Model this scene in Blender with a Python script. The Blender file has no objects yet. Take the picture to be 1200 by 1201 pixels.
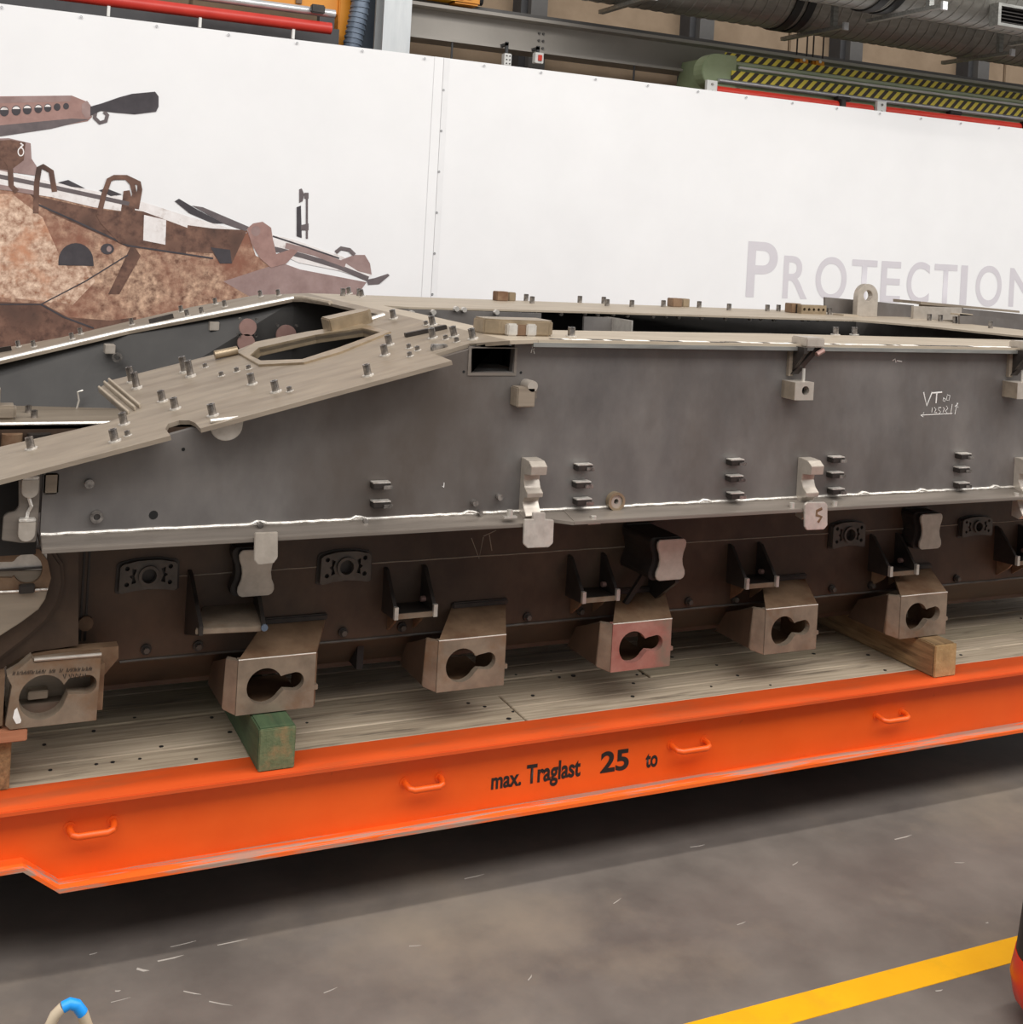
import bpy, bmesh, math, random
from mathutils import Vector, Matrix
from mathutils.geometry import tessellate_polygon
random.seed(7)
scene = bpy.context.scene
C = scene.collection

# ------------------------------------------------------------------ camera
H = 2.80                       # camera height above the hall floor
FPX, PX, PY = 1420.0, 600.0, 282.0
ROLL = math.radians(3.15)
TH = math.atan2(660.0/math.cos(ROLL), FPX)
cam_d = bpy.data.cameras.new('camera'); cam = bpy.data.objects.new('camera', cam_d); C.objects.link(cam)
cam_d.sensor_fit = 'HORIZONTAL'; cam_d.sensor_width = 36.0
cam_d.lens = 36.0*FPX/1200.0
cam_d.shift_x = 0.0; cam_d.shift_y = -(600.5-PY)/1200.0
fwd = Vector((math.sin(TH), math.cos(TH), 0)); right = Vector((math.cos(TH), -math.sin(TH), 0)); up = Vector((0, 0, 1))
cr, sr = math.cos(ROLL), math.sin(ROLL)
# the horizon falls to the right by ROLL
rx = right*cr + up*sr
uy = up*cr - right*sr
mw = Matrix((rx, uy, -fwd)).transposed().to_4x4(); mw.translation = Vector((0, 0, H))
cam.matrix_world = mw
cam_d.clip_end = 200
scene.camera = cam

# ------------------------------------------------------------------ light
world = bpy.data.worlds.new('hall_daylight'); scene.world = world; world.use_nodes = True
bg = world.node_tree.nodes['Background']; bg.inputs[0].default_value = (1.0, 0.985, 0.97, 1); bg.inputs[1].default_value = 0.46
def area(name, loc, sx, sy, watts, rot=(0, 0, 0), col=(1, .95, .88)):
    l = bpy.data.lights.new(name, 'AREA'); l.shape = 'RECTANGLE'; l.size = sx; l.size_y = sy; l.energy = watts; l.color = col
    o = bpy.data.objects.new(name, l); C.objects.link(o); o.location = loc; o.rotation_euler = rot
area('hall_lamp_row', (5, 3.4, 9.5), 26, .5, 760)
area('hall_skylight', (6, -1.5, 10), 30, 4.0, 1750, (math.radians(28), 0, 0), (1, .985, .97))
scene.view_settings.view_transform = 'Standard'; scene.view_settings.look = 'None'
scene.view_settings.gamma = 1.0; scene.view_settings.use_curve_mapping = False
scene.view_settings.exposure = 0.14

# ------------------------------------------------------------------ pixel rays on real planes
def ray(u, v):
    du, dv = u-PX, v-PY
    a = (du*cr+dv*sr)/FPX; b = (-du*sr+dv*cr)/FPX
    return Vector((math.sin(TH)+a*math.cos(TH), math.cos(TH)-a*math.sin(TH), -b))
def atY(u, v, Y):
    d = ray(u, v); t = Y/d.y; return Vector((d.x*t, Y, d.z*t+H))
def atZ(u, v, Z):
    d = ray(u, v); t = (Z-H)/d.z; return Vector((d.x*t, d.y*t, Z))
def atX(u, v, X):
    d = ray(u, v); t = X/d.x; return Vector((X, d.y*t, d.z*t+H))
ZR = H-.42                      # roof plane
GS, GX = .265, 2.16             # glacis slope and fold
YS, YL, YW, YB = 4.70, 4.60, 5.10, 4.85   # side plate, ledge edge, lower wall, block faces
ZD = H-2.151                    # wagon deck
YBAN = 10.5
def gz(x): return ZR-GS*(GX-x)
def onG(u, v, lift=0):
    d = ray(u, v); k = ZR+lift-GS*GX
    t = (H-k)/(GS*d.x-d.z); return Vector((d.x*t, d.y*t, H+d.z*t))
def S(u, v): return atY(u, v, YS)
def W(u, v): return atY(u, v, YW)
GN = Vector((-GS, 0, 1)).normalized()
GROT = (0, -math.atan(GS), 0)

# ------------------------------------------------------------------ materials
def lin(c):
    r = []
    for k in c[:3]:
        k = k/255.0; r.append(k/12.92 if k <= .04045 else ((k+.055)/1.055)**2.4)
    return (*r, 1)
MATS = {}
def mat(name, c1, c2=None, scale=6, stretch=(1, 1, 1), rough=.5, metal=0, bump=0, c3=None, s3=1.2, t3=(.5, .62), st3=None, detail=8, rvar=0, bdist=.01):
    m = bpy.data.materials.new(name); m.use_nodes = True; nt = m.node_tree; N = nt.nodes; L = nt.links
    b = N['Principled BSDF']; b.inputs['Roughness'].default_value = rough; b.inputs['Metallic'].default_value = metal
    MATS[name] = m
    if c2 is None:
        b.inputs['Base Color'].default_value = lin(c1); return m
    tc = N.new('ShaderNodeTexCoord')
    def noise(sc, st, det=detail):
        mp = N.new('ShaderNodeMapping'); mp.inputs['Scale'].default_value = st; L.new(tc.outputs['Object'], mp.inputs[0])
        n = N.new('ShaderNodeTexNoise'); n.inputs['Scale'].default_value = sc; n.inputs['Detail'].default_value = det; n.inputs['Roughness'].default_value = .62
        L.new(mp.outputs[0], n.inputs['Vector']); return n
    n = noise(scale, stretch)
    r = N.new('ShaderNodeValToRGB'); r.color_ramp.elements[0].position = .33; r.color_ramp.elements[1].position = .68
    r.color_ramp.elements[0].color = lin(c1); r.color_ramp.elements[1].color = lin(c2)
    L.new(n.outputs[0], r.inputs[0]); out = r.outputs[0]
    if c3 is not None:
        n3 = noise(s3, st3 or stretch)
        r3 = N.new('ShaderNodeValToRGB'); r3.color_ramp.elements[0].position = t3[0]; r3.color_ramp.elements[1].position = t3[1]
        L.new(n3.outputs[0], r3.inputs[0])
        mx = N.new('ShaderNodeMixRGB'); L.new(r3.outputs[0], mx.inputs[0]); L.new(out, mx.inputs[1]); mx.inputs[2].default_value = lin(c3); out = mx.outputs[0]
    L.new(out, b.inputs['Base Color'])
    if rvar:
        ma = N.new('ShaderNodeMapRange'); ma.inputs[3].default_value = rough-rvar; ma.inputs[4].default_value = rough+rvar
        L.new(n.outputs[0], ma.inputs[0]); L.new(ma.outputs[0], b.inputs['Roughness'])
    if bump:
        bp = N.new('ShaderNodeBump'); bp.inputs['Strength'].default_value = bump; bp.inputs['Distance'].default_value = bdist
        L.new(n.outputs[0], bp.inputs['Height']); L.new(bp.outputs[0], b.inputs['Normal'])
    return m
mat('side_steel', (98, 94, 92), (126, 121, 117), 2.6, (1, 1, .6), .5, .35, .08, c3=(92, 84, 78), s3=1.1, t3=(.48, .7), rvar=.12)
mat('plate_steel', (130, 118, 104), (150, 137, 121), 5, (.35, 4, 4), .5, .25, .05, c3=(116, 103, 89), s3=1.6, t3=(.5, .72), rvar=.1)
mat('roof_steel', (158, 145, 128), (176, 163, 145), 6, (.5, 2, 2), .5, .2, .05)
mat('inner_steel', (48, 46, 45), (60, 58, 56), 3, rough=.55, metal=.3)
mat('inner_shade', (24, 22, 21), (34, 31, 29), 3, rough=.7)  # near-black puts the shade inside the hull into the colour
mat('ledge_steel', (112, 104, 96), (138, 129, 120), 5, (.3, 3, 3), .42, .4, .06)
mat('weld', (190, 184, 176), (235, 230, 222), 40, rough=.35, metal=.5, bump=.6)
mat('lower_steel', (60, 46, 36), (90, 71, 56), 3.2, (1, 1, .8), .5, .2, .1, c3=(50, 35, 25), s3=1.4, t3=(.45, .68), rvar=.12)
mat('block_steel', (118, 104, 90), (150, 134, 116), 8, rough=.45, metal=.3, bump=.08, c3=(122, 88, 60), s3=3.5, t3=(.5, .7))
mat('block_red', (150, 92, 82), (170, 122, 110), 9, rough=.5, metal=.2, bump=.08, c3=(130, 112, 98), s3=4, t3=(.48, .62))
mat('rust_top', (104, 80, 60), (138, 112, 88), 7, rough=.55, metal=.2, bump=.1, c3=(96, 62, 40), s3=4, t3=(.5, .7))
mat('bracket_dark', (44, 40, 38), (64, 58, 54), 9, rough=.4, metal=.4, bump=.05)
mat('ground_steel', (172, 163, 152), (190, 181, 170), 10, (2, 2, 2), .36, .45, .05)
mat('bright_steel', (196, 190, 182), (224, 219, 211), 20, rough=.28, metal=.6, bump=.05)
mat('bolt_steel', (90, 86, 84), (190, 184, 178), 30, rough=.25, metal=.8)
mat('cast_plate', (70, 65, 60), (92, 86, 80), 12, rough=.5, metal=.3, bump=.1)
mat('brass_steel', (134, 118, 96), (164, 146, 121), 12, rough=.35, metal=.5)
mat('copper_face', (146, 114, 106), (168, 136, 128), 7, rough=.4, metal=.3)
mat('chalk', (222, 219, 214), (238, 236, 232), 30, rough=.9)
mat('faint_chalk', (130, 118, 106), (150, 138, 124), 30, rough=.9)
mat('orange_web', (232, 88, 18), (238, 96, 24), 3, rough=.42, c3=(206, 78, 20), s3=14, t3=(.68, .74), rvar=.05, bump=.02)
mat('orange_flange', (205, 76, 24), (217, 84, 28), 3, (.6, 1, 1), .55, 0, .03, c3=(178, 82, 42), s3=2.6, t3=(.5, .74), st3=(.7, 3, 3))
mat('orange_lower', (236, 98, 28), (243, 108, 38), 3, (.4, 1, 1), .45, 0, .03, c3=(164, 136, 120), s3=2.2, t3=(.5, .56), st3=(.55, 12, 6))
mat('black_print', (26, 24, 23), (34, 31, 30), 20, rough=.6)
mat('underframe', (30, 26, 24), (42, 36, 32), 5, rough=.7)
mat('rubber', (22, 22, 23), (32, 32, 33), 8, rough=.75)
for i, (a, b_) in enumerate([((162, 144, 122), (204, 187, 163)), ((150, 133, 112), (192, 175, 151)), ((172, 156, 135), (212, 197, 174)), ((156, 141, 118), (198, 182, 156))]):
    mat('plank_wood_%d' % i, a, b_, 5, (.35, 9, 4), .7, 0, .35, c3=(92, 80, 66), s3=4.5, t3=(.56, .75), st3=(.5, 5, 2))
mat('timber_green', (58, 76, 52), (78, 98, 66), 7, (3, .6, 3), .75, 0, .3, c3=(98, 88, 62), s3=4, t3=(.52, .68))
mat('timber_brown', (116, 90, 60), (156, 126, 88), 8, (6, .5, 6), .75, 0, .3, c3=(90, 68, 44), s3=5, t3=(.55, .7))
mat('timber_end', (160, 128, 84), (182, 150, 104), 16, (4, 1, 4), .8, 0, .3, c3=(140, 110, 72), s3=4, t3=(.5, .7))
mat('timber_green_end', (84, 96, 66), (106, 112, 80), 14, (4, 1, 4), .8, 0, .3, c3=(128, 110, 76), s3=3, t3=(.5, .62))
mat('timber_red', (160, 104, 74), (180, 122, 90), 8, (.5, 4, 4), .75, 0, .2)
mat('floor_concrete', (92, 85, 80), (119, 111, 104), 1.6, (1, 1, 1), .55, 0, .06, c3=(136, 124, 110), s3=.7, t3=(.5, .72), rvar=.12)
mat('floor_scuff', (158, 151, 143), (178, 171, 163), 9, rough=.8)
mat('yellow_paint', (230, 166, 4), (238, 176, 8), 4, rough=.5, c3=(214, 160, 20), s3=6, t3=(.55, .75))
mat('banner_fabric', (236, 236, 237), (241, 241, 242), 1.2, rough=.75)
mat('banner_seam', (231, 231, 232), (236, 236, 237), 6, rough=.8)
mat('print_letters', (208, 204, 210), (213, 209, 214), 3, rough=.75)
mat('eyelet', (150, 150, 152), (190, 190, 192), 10, rough=.35, metal=.7)
mat('print_camo', (98, 66, 52), (222, 186, 158), 16, (1, 1, 1), .75, c3=(138, 92, 74), s3=2.2, t3=(.42, .62))
mat('print_camo_pale', (140, 94, 70), (240, 212, 188), 18, rough=.75, c3=(196, 140, 108), s3=3, t3=(.5, .66))
mat('print_camo_dark', (80, 56, 48), (132, 98, 82), 12, rough=.75, c3=(70, 52, 46), s3=3, t3=(.5, .66))
mat('print_mauve', (140, 116, 112), (164, 140, 136), 6, rough=.75)
mat('print_pink', (146, 114, 107), (170, 136, 128), 7, rough=.75)
mat('print_grey', (90, 82, 84), (112, 102, 103), 7, rough=.75)
mat('print_black', (58, 54, 58), (74, 69, 73), 6, rough=.75)
mat('print_snow', (226, 220, 218), (240, 236, 235), 16, rough=.75, c3=(190, 178, 172), s3=9, t3=(.55, .7))
mat('wall_concrete', (150, 129, 106), (168, 146, 122), 2.5, rough=.85, bump=.1)
mat('wall_post', (92, 90, 88), (102, 100, 98), 5, rough=.6)
mat('post_dark', (62, 62, 64), (72, 72, 74), 5, rough=.6)
mat('post_light', (188, 192, 194), (202, 205, 206), 4, (3, 3, .5), rough=.45, metal=.3)
mat('beam_paint', (166, 160, 152), (174, 168, 160), 3, rough=.5)
mat('red_paint', (196, 52, 42), (208, 62, 50), 5, rough=.4)
mat('red_bright', (214, 52, 34), (224, 62, 42), 5, rough=.4)
mat('galvanised', (136, 136, 132), (168, 168, 163), 12, (.4, 3, 3), rough=.35, metal=.7)
mat('duct_steel', (122, 120, 115), (150, 148, 142), 5, (.6, 2, 2), rough=.4, metal=.4)
mat('duct_band', (24, 24, 25), (32, 32, 33), 5, rough=.5)
mat('silver', (202, 203, 205), (222, 223, 225), 10, rough=.3, metal=.6)
mat('orange_machine', (222, 142, 34), (232, 154, 44), 4, rough=.45)
mat('yellow_machine', (238, 172, 18), (246, 184, 30), 4, rough=.45)
mat('green_paint', (142, 156, 120), (160, 173, 137), 4, rough=.5)
mat('hose_blue', (84, 96, 112), (112, 124, 140), 8, rough=.45, metal=.3)
mat('post_blue', (66, 78, 92), (78, 90, 104), 5, rough=.5)
mat('white_plastic', (226, 226, 222), (236, 236, 232), 5, rough=.5)
mat('dark_hole', (10, 10, 10), (14, 13, 13), 5, rough=.8)
mat('fork_red', (214, 46, 20), (224, 56, 26), 3, rough=.3)
mat('fork_black', (26, 26, 27), (36, 36, 37), 5, rough=.4)
mat('tube_cream', (186, 168, 142), (206, 190, 166), 9, rough=.5, c3=(150, 120, 90), s3=8, t3=(.55, .7))
mat('tube_blue', (20, 140, 226), (30, 152, 236), 6, rough=.4)
def hazard():
    m = bpy.data.materials.new('hazard_stripes'); m.use_nodes = True; nt = m.node_tree; N = nt.nodes; L = nt.links
    b = N['Principled BSDF']; b.inputs['Roughness'].default_value = .5
    tc = N.new('ShaderNodeTexCoord'); sp = N.new('ShaderNodeSeparateXYZ'); L.new(tc.outputs['Object'], sp.inputs[0])
    a = N.new('ShaderNodeMath'); a.operation = 'MULTIPLY_ADD'; a.inputs[1].default_value = -1.0; L.new(sp.outputs[2], a.inputs[0]); L.new(sp.outputs[0], a.inputs[2])
    d = N.new('ShaderNodeMath'); d.operation = 'DIVIDE'; d.inputs[1].default_value = .125; L.new(a.outputs[0], d.inputs[0])
    f = N.new('ShaderNodeMath'); f.operation = 'FRACT'; L.new(d.outputs[0], f.inputs[0])
    g = N.new('ShaderNodeMath'); g.operation = 'GREATER_THAN'; g.inputs[1].default_value = .5; L.new(f.outputs[0], g.inputs[0])
    mx = N.new('ShaderNodeMixRGB'); L.new(g.outputs[0], mx.inputs[0]); mx.inputs[1].default_value = lin((66, 58, 48)); mx.inputs[2].default_value = lin((238, 220, 84))
    L.new(mx.outputs[0], b.inputs['Base Color']); MATS['hazard_stripes'] = m
hazard()

# ------------------------------------------------------------------ mesh building
ORG = {}
class MB:
    def __init__(s): s.v = []; s.f = []
    def add(s, vs, fs):
        o = len(s.v); s.v += [Vector(p) for p in vs]; s.f += [[i+o for i in f] for f in fs]; return s
    def prism(s, pts, ext):
        pts = [Vector(p) for p in pts]; ext = Vector(ext); n = len(pts)
        t = tessellate_polygon([pts])
        vs = pts+[p+ext for p in pts]
        fs = [list(x) for x in t]+[[i+n for i in x][::-1] for x in t]+[[i, (i+1) % n, (i+1) % n+n, i+n] for i in range(n)]
        return s.add(vs, fs)
    def plate(s, outer, holes, ext):
        loops = [[Vector(p) for p in outer]]+[[Vector(p) for p in h] for h in holes]; ext = Vector(ext)
        allp = [p for l in loops for p in l]; n = len(allp)
        t = tessellate_polygon(loops)
        fs = [list(x) for x in t]+[[i+n for i in x][::-1] for x in t]; o = 0
        for l in loops:
            k = len(l); fs += [[o+i, o+(i+1) % k, o+(i+1) % k+n, o+i+n] for i in range(k)]; o += k
        return s.add(allp+[p+ext for p in allp], fs)
    def box(s, x0, x1, y0, y1, z0, z1):
        return s.add([(x, y, z) for z in (z0, z1) for x, y in ((x0, y0), (x1, y0), (x1, y1), (x0, y1))],
                     [(0, 1, 2, 3), (4, 5, 6, 7), (0, 1, 5, 4), (1, 2, 6, 5), (2, 3, 7, 6), (3, 0, 4, 7)])
    def hexa(s, a, b):
        return s.add(list(a)+list(b), [(0, 1, 2, 3), (4, 5, 6, 7), (0, 1, 5, 4), (1, 2, 6, 5), (2, 3, 7, 6), (3, 0, 4, 7)])
    def tube(s, path, r, seg=8, cap=True, flat=1.0, r1=None):
        path = [Vector(p) for p in path]; n = len(path); vs = []; fs = []; prev = None
        for i, p in enumerate(path):
            t = (path[min(i+1, n-1)]-path[max(i-1, 0)]).normalized()
            if prev is None:
                a = Vector((0, 1, 0)) if abs(t.y) < .9 else Vector((1, 0, 0))
                prev = a
            a = (prev-t*prev.dot(t)).normalized(); prev = a; b = t.cross(a)
            rr = r if r1 is None else r+(r1-r)*i/(n-1)
            for k in range(seg):
                q = 2*math.pi*k/seg; vs.append(p+a*(rr*flat*math.cos(q))+b*(rr*math.sin(q)))
        for i in range(n-1):
            for k in range(seg): fs.append((i*seg+k, i*seg+(k+1) % seg, (i+1)*seg+(k+1) % seg, (i+1)*seg+k))
        if cap: fs.append(tuple(range(seg))); fs.append(tuple((n-1)*seg+k for k in range(seg)))
        return s.add(vs, fs)
    def cyl(s, p0, p1, r, seg=12): return s.tube([p0, p1], r, seg)
    def ring(s, c, axis, ro, ri, h, seg=20):
        c = Vector(c); ax = Vector(axis).normalized(); a = ax.orthogonal().normalized(); b = ax.cross(a)
        o = [c+a*ro*math.cos(2*math.pi*k/seg)+b*ro*math.sin(2*math.pi*k/seg) for k in range(seg)]
        i = [c+a*ri*math.cos(2*math.pi*k/seg)+b*ri*math.sin(2*math.pi*k/seg) for k in range(seg)]
        return s.plate(o, [i], ax*h)
    def mesh(s, name, m, off=Vector((0, 0, 0)), bevel=0, smooth=False, bseg=2):
        bm = bmesh.new(); vv = [bm.verts.new(p-off) for p in s.v]
        for f in s.f:
            try: bm.faces.new([vv[i] for i in f])
            except ValueError: pass
        bmesh.ops.recalc_face_normals(bm, faces=bm.faces)
        if bevel:
            es = [e for e in bm.edges if len(e.link_faces) == 2 and e.calc_face_angle(0) > .5]
            bmesh.ops.bevel(bm, geom=es, offset=bevel, segments=bseg, affect='EDGES', clamp_overlap=True)
        me = bpy.data.meshes.new(name); bm.to_mesh(me); bm.free()
        if smooth:
            for p in me.polygons: p.use_smooth = True
            try: me.set_sharp_from_angle(angle=math.radians(38))
            except Exception: pass
        me.materials.append(MATS[m]); return me
    def build(s, name, m, parent=None, origin=None, **k):
        off = ORG[parent.name] if parent is not None else Vector(origin or (0, 0, 0))
        me = s.mesh(name, m, off, **k); o = bpy.data.objects.new(name, me); C.objects.link(o)
        if parent is not None: o.parent = parent
        else: o.location = off
        ORG[o.name] = off; return o
def tag(o, label=None, cat=None, group=None, kind=None):
    if label: o['label'] = label
    if cat: o['category'] = cat
    if group: o['group'] = group
    if kind: o['kind'] = kind
    return o
def thing(name, label, cat, loc, group=None):
    o = bpy.data.objects.new(name, None); C.objects.link(o); o.location = loc; o.empty_display_size = .1
    ORG[o.name] = Vector(loc); return tag(o, label, cat, group)
def inst(name, me, parent, loc, rot=(0, 0, 0), sc=(1, 1, 1), lab=None):
    o = bpy.data.objects.new(name, me); C.objects.link(o)
    if parent is not None: o.parent = parent; o.location = Vector(loc)-ORG[parent.name]
    else: o.location = loc
    o.rotation_euler = rot; o.scale = sc
    if lab: o['label'] = lab
    return o
def text_mesh(body, m, x0, x1, z0, z1, y, name, bold=0.0, thick=.0, mono=False):
    """flat lettering in a plane facing the camera side (-Y), fitted to a box"""
    cu = bpy.data.curves.new('t', 'FONT'); cu.body = body; cu.size = 1; cu.offset = bold
    ob = bpy.data.objects.new('t', cu); C.objects.link(ob); bpy.context.view_layer.update()
    me = bpy.data.meshes.new_from_object(ob.evaluated_get(bpy.context.evaluated_depsgraph_get()))
    bpy.data.objects.remove(ob); me.name = name
    xs = [v.co.x for v in me.vertices]; ys = [v.co.y for v in me.vertices]
    a, b, c, d = min(xs), max(xs), min(ys), max(ys)
    for v in me.vertices:
        v.co = Vector((x0+(v.co.x-a)/(b-a)*(x1-x0), y, z0+(v.co.y-c)/(d-c)*(z1-z0)))
    me.materials.clear(); me.materials.append(MATS[m]); return me
def add_text(parent, name, *a, **k):
    me = text_mesh(*a, name=name, **k); off = ORG[parent.name]
    for v in me.vertices: v.co -= off
    o = bpy.data.objects.new(name, me); C.objects.link(o); o.parent = parent; ORG[o.name] = off; return o
def arc(cx, cz, r, a0, a1, n, y):
    return [Vector((cx+r*math.cos(math.radians(a0+(a1-a0)*i/n)), y, cz+r*math.sin(math.radians(a0+(a1-a0)*i/n)))) for i in range(n+1)]

#@@STRUCT
# ------------------------------------------------------------------ floor, marking, back wall
fl = MB().box(-14, 24, -8, 13.6, -.15, 0).build('floor', 'floor_concrete', origin=(0, 0, 0)); tag(fl, kind='structure')
ln = MB()
a0, a1 = atZ(820, 1200, 0), atZ(1183, 1098, 0); yl = (a0.y+a1.y)/2
ln.box(-8, 20, yl-.135, yl, 0, .002).build('floor_marking', 'yellow_paint', fl)
sc = MB()
for (u, v, l, w, ang) in [(185, 1128, .1, .012, .1), (160, 1137, .05, .02, -.5), (215, 1163, .07, .008, -.6), (245, 1175, .09, .008, -.6), (255, 1109, .12, .007, .05), (200, 1111, .1, .006, .1), (105, 1120, .03, .006, .2), (545, 1031, .1, .01, .1), (1050, 985, .12, .012, .1), (1120, 1012, .05, .008, -.3), (810, 994, .08, .01, 0), (930, 1015, .05, .007, .4), (1157, 1083, .015, .01, .3), (1146, 1137, .03, .012, -.4), (1098, 1163, .035, .01, 0), (720, 1060, .06, .006, .5), (480, 1110, .05, .006, -.2), (380, 1165, .06, .006, .3), (620, 1150, .04, .008, .8), (135, 1163, .02, .01, 0), (130, 1176, .07, .004, .1), (865, 1085, .05, .006, .2)]:
    p = atZ(u, v, 0); dx, dy = math.cos(ang)*l, math.sin(ang)*l; nx, ny = -math.sin(ang)*w/2, math.cos(ang)*w/2
    sc.prism([p+Vector((nx, ny, .0)), p+Vector((dx*.5+nx*.3, dy*.5+ny*.3, 0)), p+Vector((dx, dy, 0)), p+Vector((dx*.6-nx, dy*.6-ny, 0)), p+Vector((-nx*.2, -ny*.2, 0))], (0, 0, .0012))
tag(sc.build('scuff_marks', 'floor_scuff', fl), kind='stuff')

wl = MB().box(-8, 24, 13.6, 13.8, 0, 7.5).build('wall_back', 'wall_concrete', origin=(0, 13.6, 0)); tag(wl, kind='structure')
pan = MB().box(0, 4.0, 0, .06, 0, .6).mesh('wall_panel', 'wall_concrete', bevel=.012)
for i in range(-1, 6):
    for k in range(7):
        inst('wall_panel', pan, wl, (i*4.03-1.0+3.3, 13.54, 3.52+k*.612))
for u in (627, 824, 1000, 1150):
    p = atY(u, 40, 13.3); q = MB().box(p.x-.11, p.x+.11, 13.2, 13.54, 0, 7.5)
    tag(q.build('trim_1', 'wall_post', origin=(p.x, 13.3, 0)), kind='structure')
    q = MB().box(p.x-.2, p.x-.115, 13.3, 13.54, 0, 7.5)
    tag(q.build('trim_2', 'post_dark', origin=(p.x-.2, 13.3, 0)), kind='structure')

#@@WAGON
# ------------------------------------------------------------------ orange transport wagon
YF, YWEB = 4.66, 4.735
ZF = H-2.476
wag = thing('transport_wagon', 'orange flatbed transport wagon with plank deck carrying the tank hull', 'wagon', (3, 6.2, 0))
X0, X1 = -1.6, 7.4
XC, XU = .491, .362; ZU = H-2.376
for side in (0, 1):
    def yy(y): return y if side == 0 else 4.66+8.36-y
    prof = [(X0, ZD-.02), (X1, ZD-.02), (X1, ZF+.01), (XC, ZF+.01), (XU, ZU+.01), (X0, ZU+.01)]
    MB().prism([(x, yy(YWEB), z) for x, z in prof], (0, .02 if side == 0 else -.02, 0)).build('side_beam', 'orange_web', wag)
    t = MB(); ya, yb = yy(YF), yy(4.856)
    t.box(X0, X1, min(ya, yb), max(ya, yb), ZD-.02, ZD).build('top_flange', 'orange_flange', wag, bevel=.003)
    b = MB(); ya, yb = yy(YF-.005), yy(4.85)
    y0, y1 = min(ya, yb), max(ya, yb); th = .016
    for (xa, za), (xb, zb) in (((X0, ZU), (XU, ZU)), ((XU, ZU), (XC, ZF)), ((XC, ZF), (X1, ZF))):
        b.hexa([(xa, y0, za), (xb, y0, zb), (xb, y1, zb), (xa, y1, za)], [(xa, y0, za+th), (xb, y0, zb+th), (xb, y1, zb+th), (xa, y1, za+th)])
    b.build('bottom_flange', 'orange_lower', wag)
    for xe in (X0, X1):
        pass
# deck planks
zp = ZD-.001
row = 0; yj = 4.858; joint = atZ(598, 827, ZD).x
while yj < 8.14:
    w = [.165, .15, .175, .158][row % 4]
    js = [X0+.02] + ([joint] if row in (0, 1) else sorted([joint-1.9+(row*1.37) % 3.4, joint+1.7+(row*.93) % 2.6])) + [X1-.02]
    for a, b in zip(js[:-1], js[1:]):
        MB().box(a+.004, b-.004, yj+.003, yj+w-.003, ZD-.045, zp-random.random()*.004).build('deck_plank', 'plank_wood_%d' % random.randrange(4), wag, bevel=.004, bseg=1)
    yj += w; row += 1
MB().box(X0+.05, X1-.05, 4.76, 8.27, ZD-.11, ZD-.046).build('underframe', 'underframe', wag)
MB().box(X0+.05, X1-.05, 5.3, 5.42, ZF, ZD-.11).box(X0+.05, X1-.05, 7.6, 7.72, ZF, ZD-.11).build('cross_member', 'underframe', wag)
nb = MB()
for k in range(46):
    u = random.uniform(130, 1180); v = 0
    p = Vector((random.uniform(.3, 6.2), random.choice([4.9, 4.97, 5.06, 5.12, 5.22, 5.3, 5.39]), ZD))
    nb.cyl(p-Vector((0, 0, .004)), p+Vector((0, 0, .0005)), random.uniform(.006, .012), 7)
nb.build('nail_head', 'black_print', wag)['kind'] = 'stuff'
for xw in (-1.05, 6.75):
    for yw in (5.0, 8.0):
        MB().cyl((xw, yw-.08, .21), (xw, yw+.08, .21), .21, 28).build('wheel', 'rubber', wag, smooth=True)
# handles
for (u0, v0, u1, v1) in [(76, 985, 138, 972), (474, 930, 524, 919), (790, 884, 836, 875), (1033, 849, 1069, 840)]:
    a, b = atY(u0, v0, YWEB-.055), atY(u1, v1, YWEB-.055); zc = (a.z+b.z)/2
    xa, xb = a.x+.02, b.x-.01; yo = YWEB-.06
    path = [(xa, YWEB, zc+.012), (xa, YWEB-.03, zc+.01), (xa+.008, yo+.008, zc+.004), (xa+.025, yo, zc)] + [(xb-.025, yo, zc), (xb-.008, yo+.008, zc+.004), (xb, YWEB-.03, zc+.01), (xb, YWEB, zc+.012)]
    h = MB().tube(path, .013, 10).build('handle', 'orange_web', wag, smooth=True)
    for x in (xa, xb):
        MB().cyl((x, YWEB-.004, zc+.012), (x, YWEB, zc+.012), .022, 14).build('handle_boss', 'orange_web', h)
# lettering on the web
yt = YWEB-.0015
def lettering(body, u0, u1, vb, vt, bold=.028):
    a = atY(u0, vb, yt); b = atY(u1, vb, yt)
    zt = atY((u0+u1)/2, vt, yt).z; zb = atY((u0+u1)/2, vb, yt).z
    return add_text(wag, 'lettering', body, 'black_print', a.x, b.x, zb, zt, yt, bold=bold)
lettering('max.', 576, 611, 924, 910)
lettering('Traglast', 617, 680, 922, 893)
lettering('25', 704, 737, 905, 880, .03)
lettering('to', 757, 771, 900, 883)

# ------------------------------------------------------------------ timbers
def timber(name, label, u, v, wpx, y0, y1, zt, body, end):
    a = atY(u, v, y0)
    b = atY(u+wpx, v, y0)
    t = thing(name, label, 'timber', ((a.x+b.x)/2, (y0+y1)/2, ZD))
    MB().box(a.x, b.x, y0+.012, y1, ZD+.001, zt).build('beam', body, t, bevel=.006)
    MB().box(a.x+.001, b.x-.001, y0, y0+.012, ZD+.001, zt-.001).build('sawn_end', end, t, bevel=.004)
ZBK = H-1.978
timber('support_timber', 'square brown timber under the hull block nearest the right edge', 1096, 790, 25, 4.725, 7.9, ZBK-.004, 'timber_brown', 'timber_end')
timber('support_timber', 'green painted timber with worn sawn end under the second hull block', 303, 890, 43, 4.70, 7.9, ZBK-.004, 'timber_green', 'timber_green_end')
t = thing('support_timber', 'flat reddish board under the leftmost hull block', 'timber', (.25, 5.3, ZD))
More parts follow.
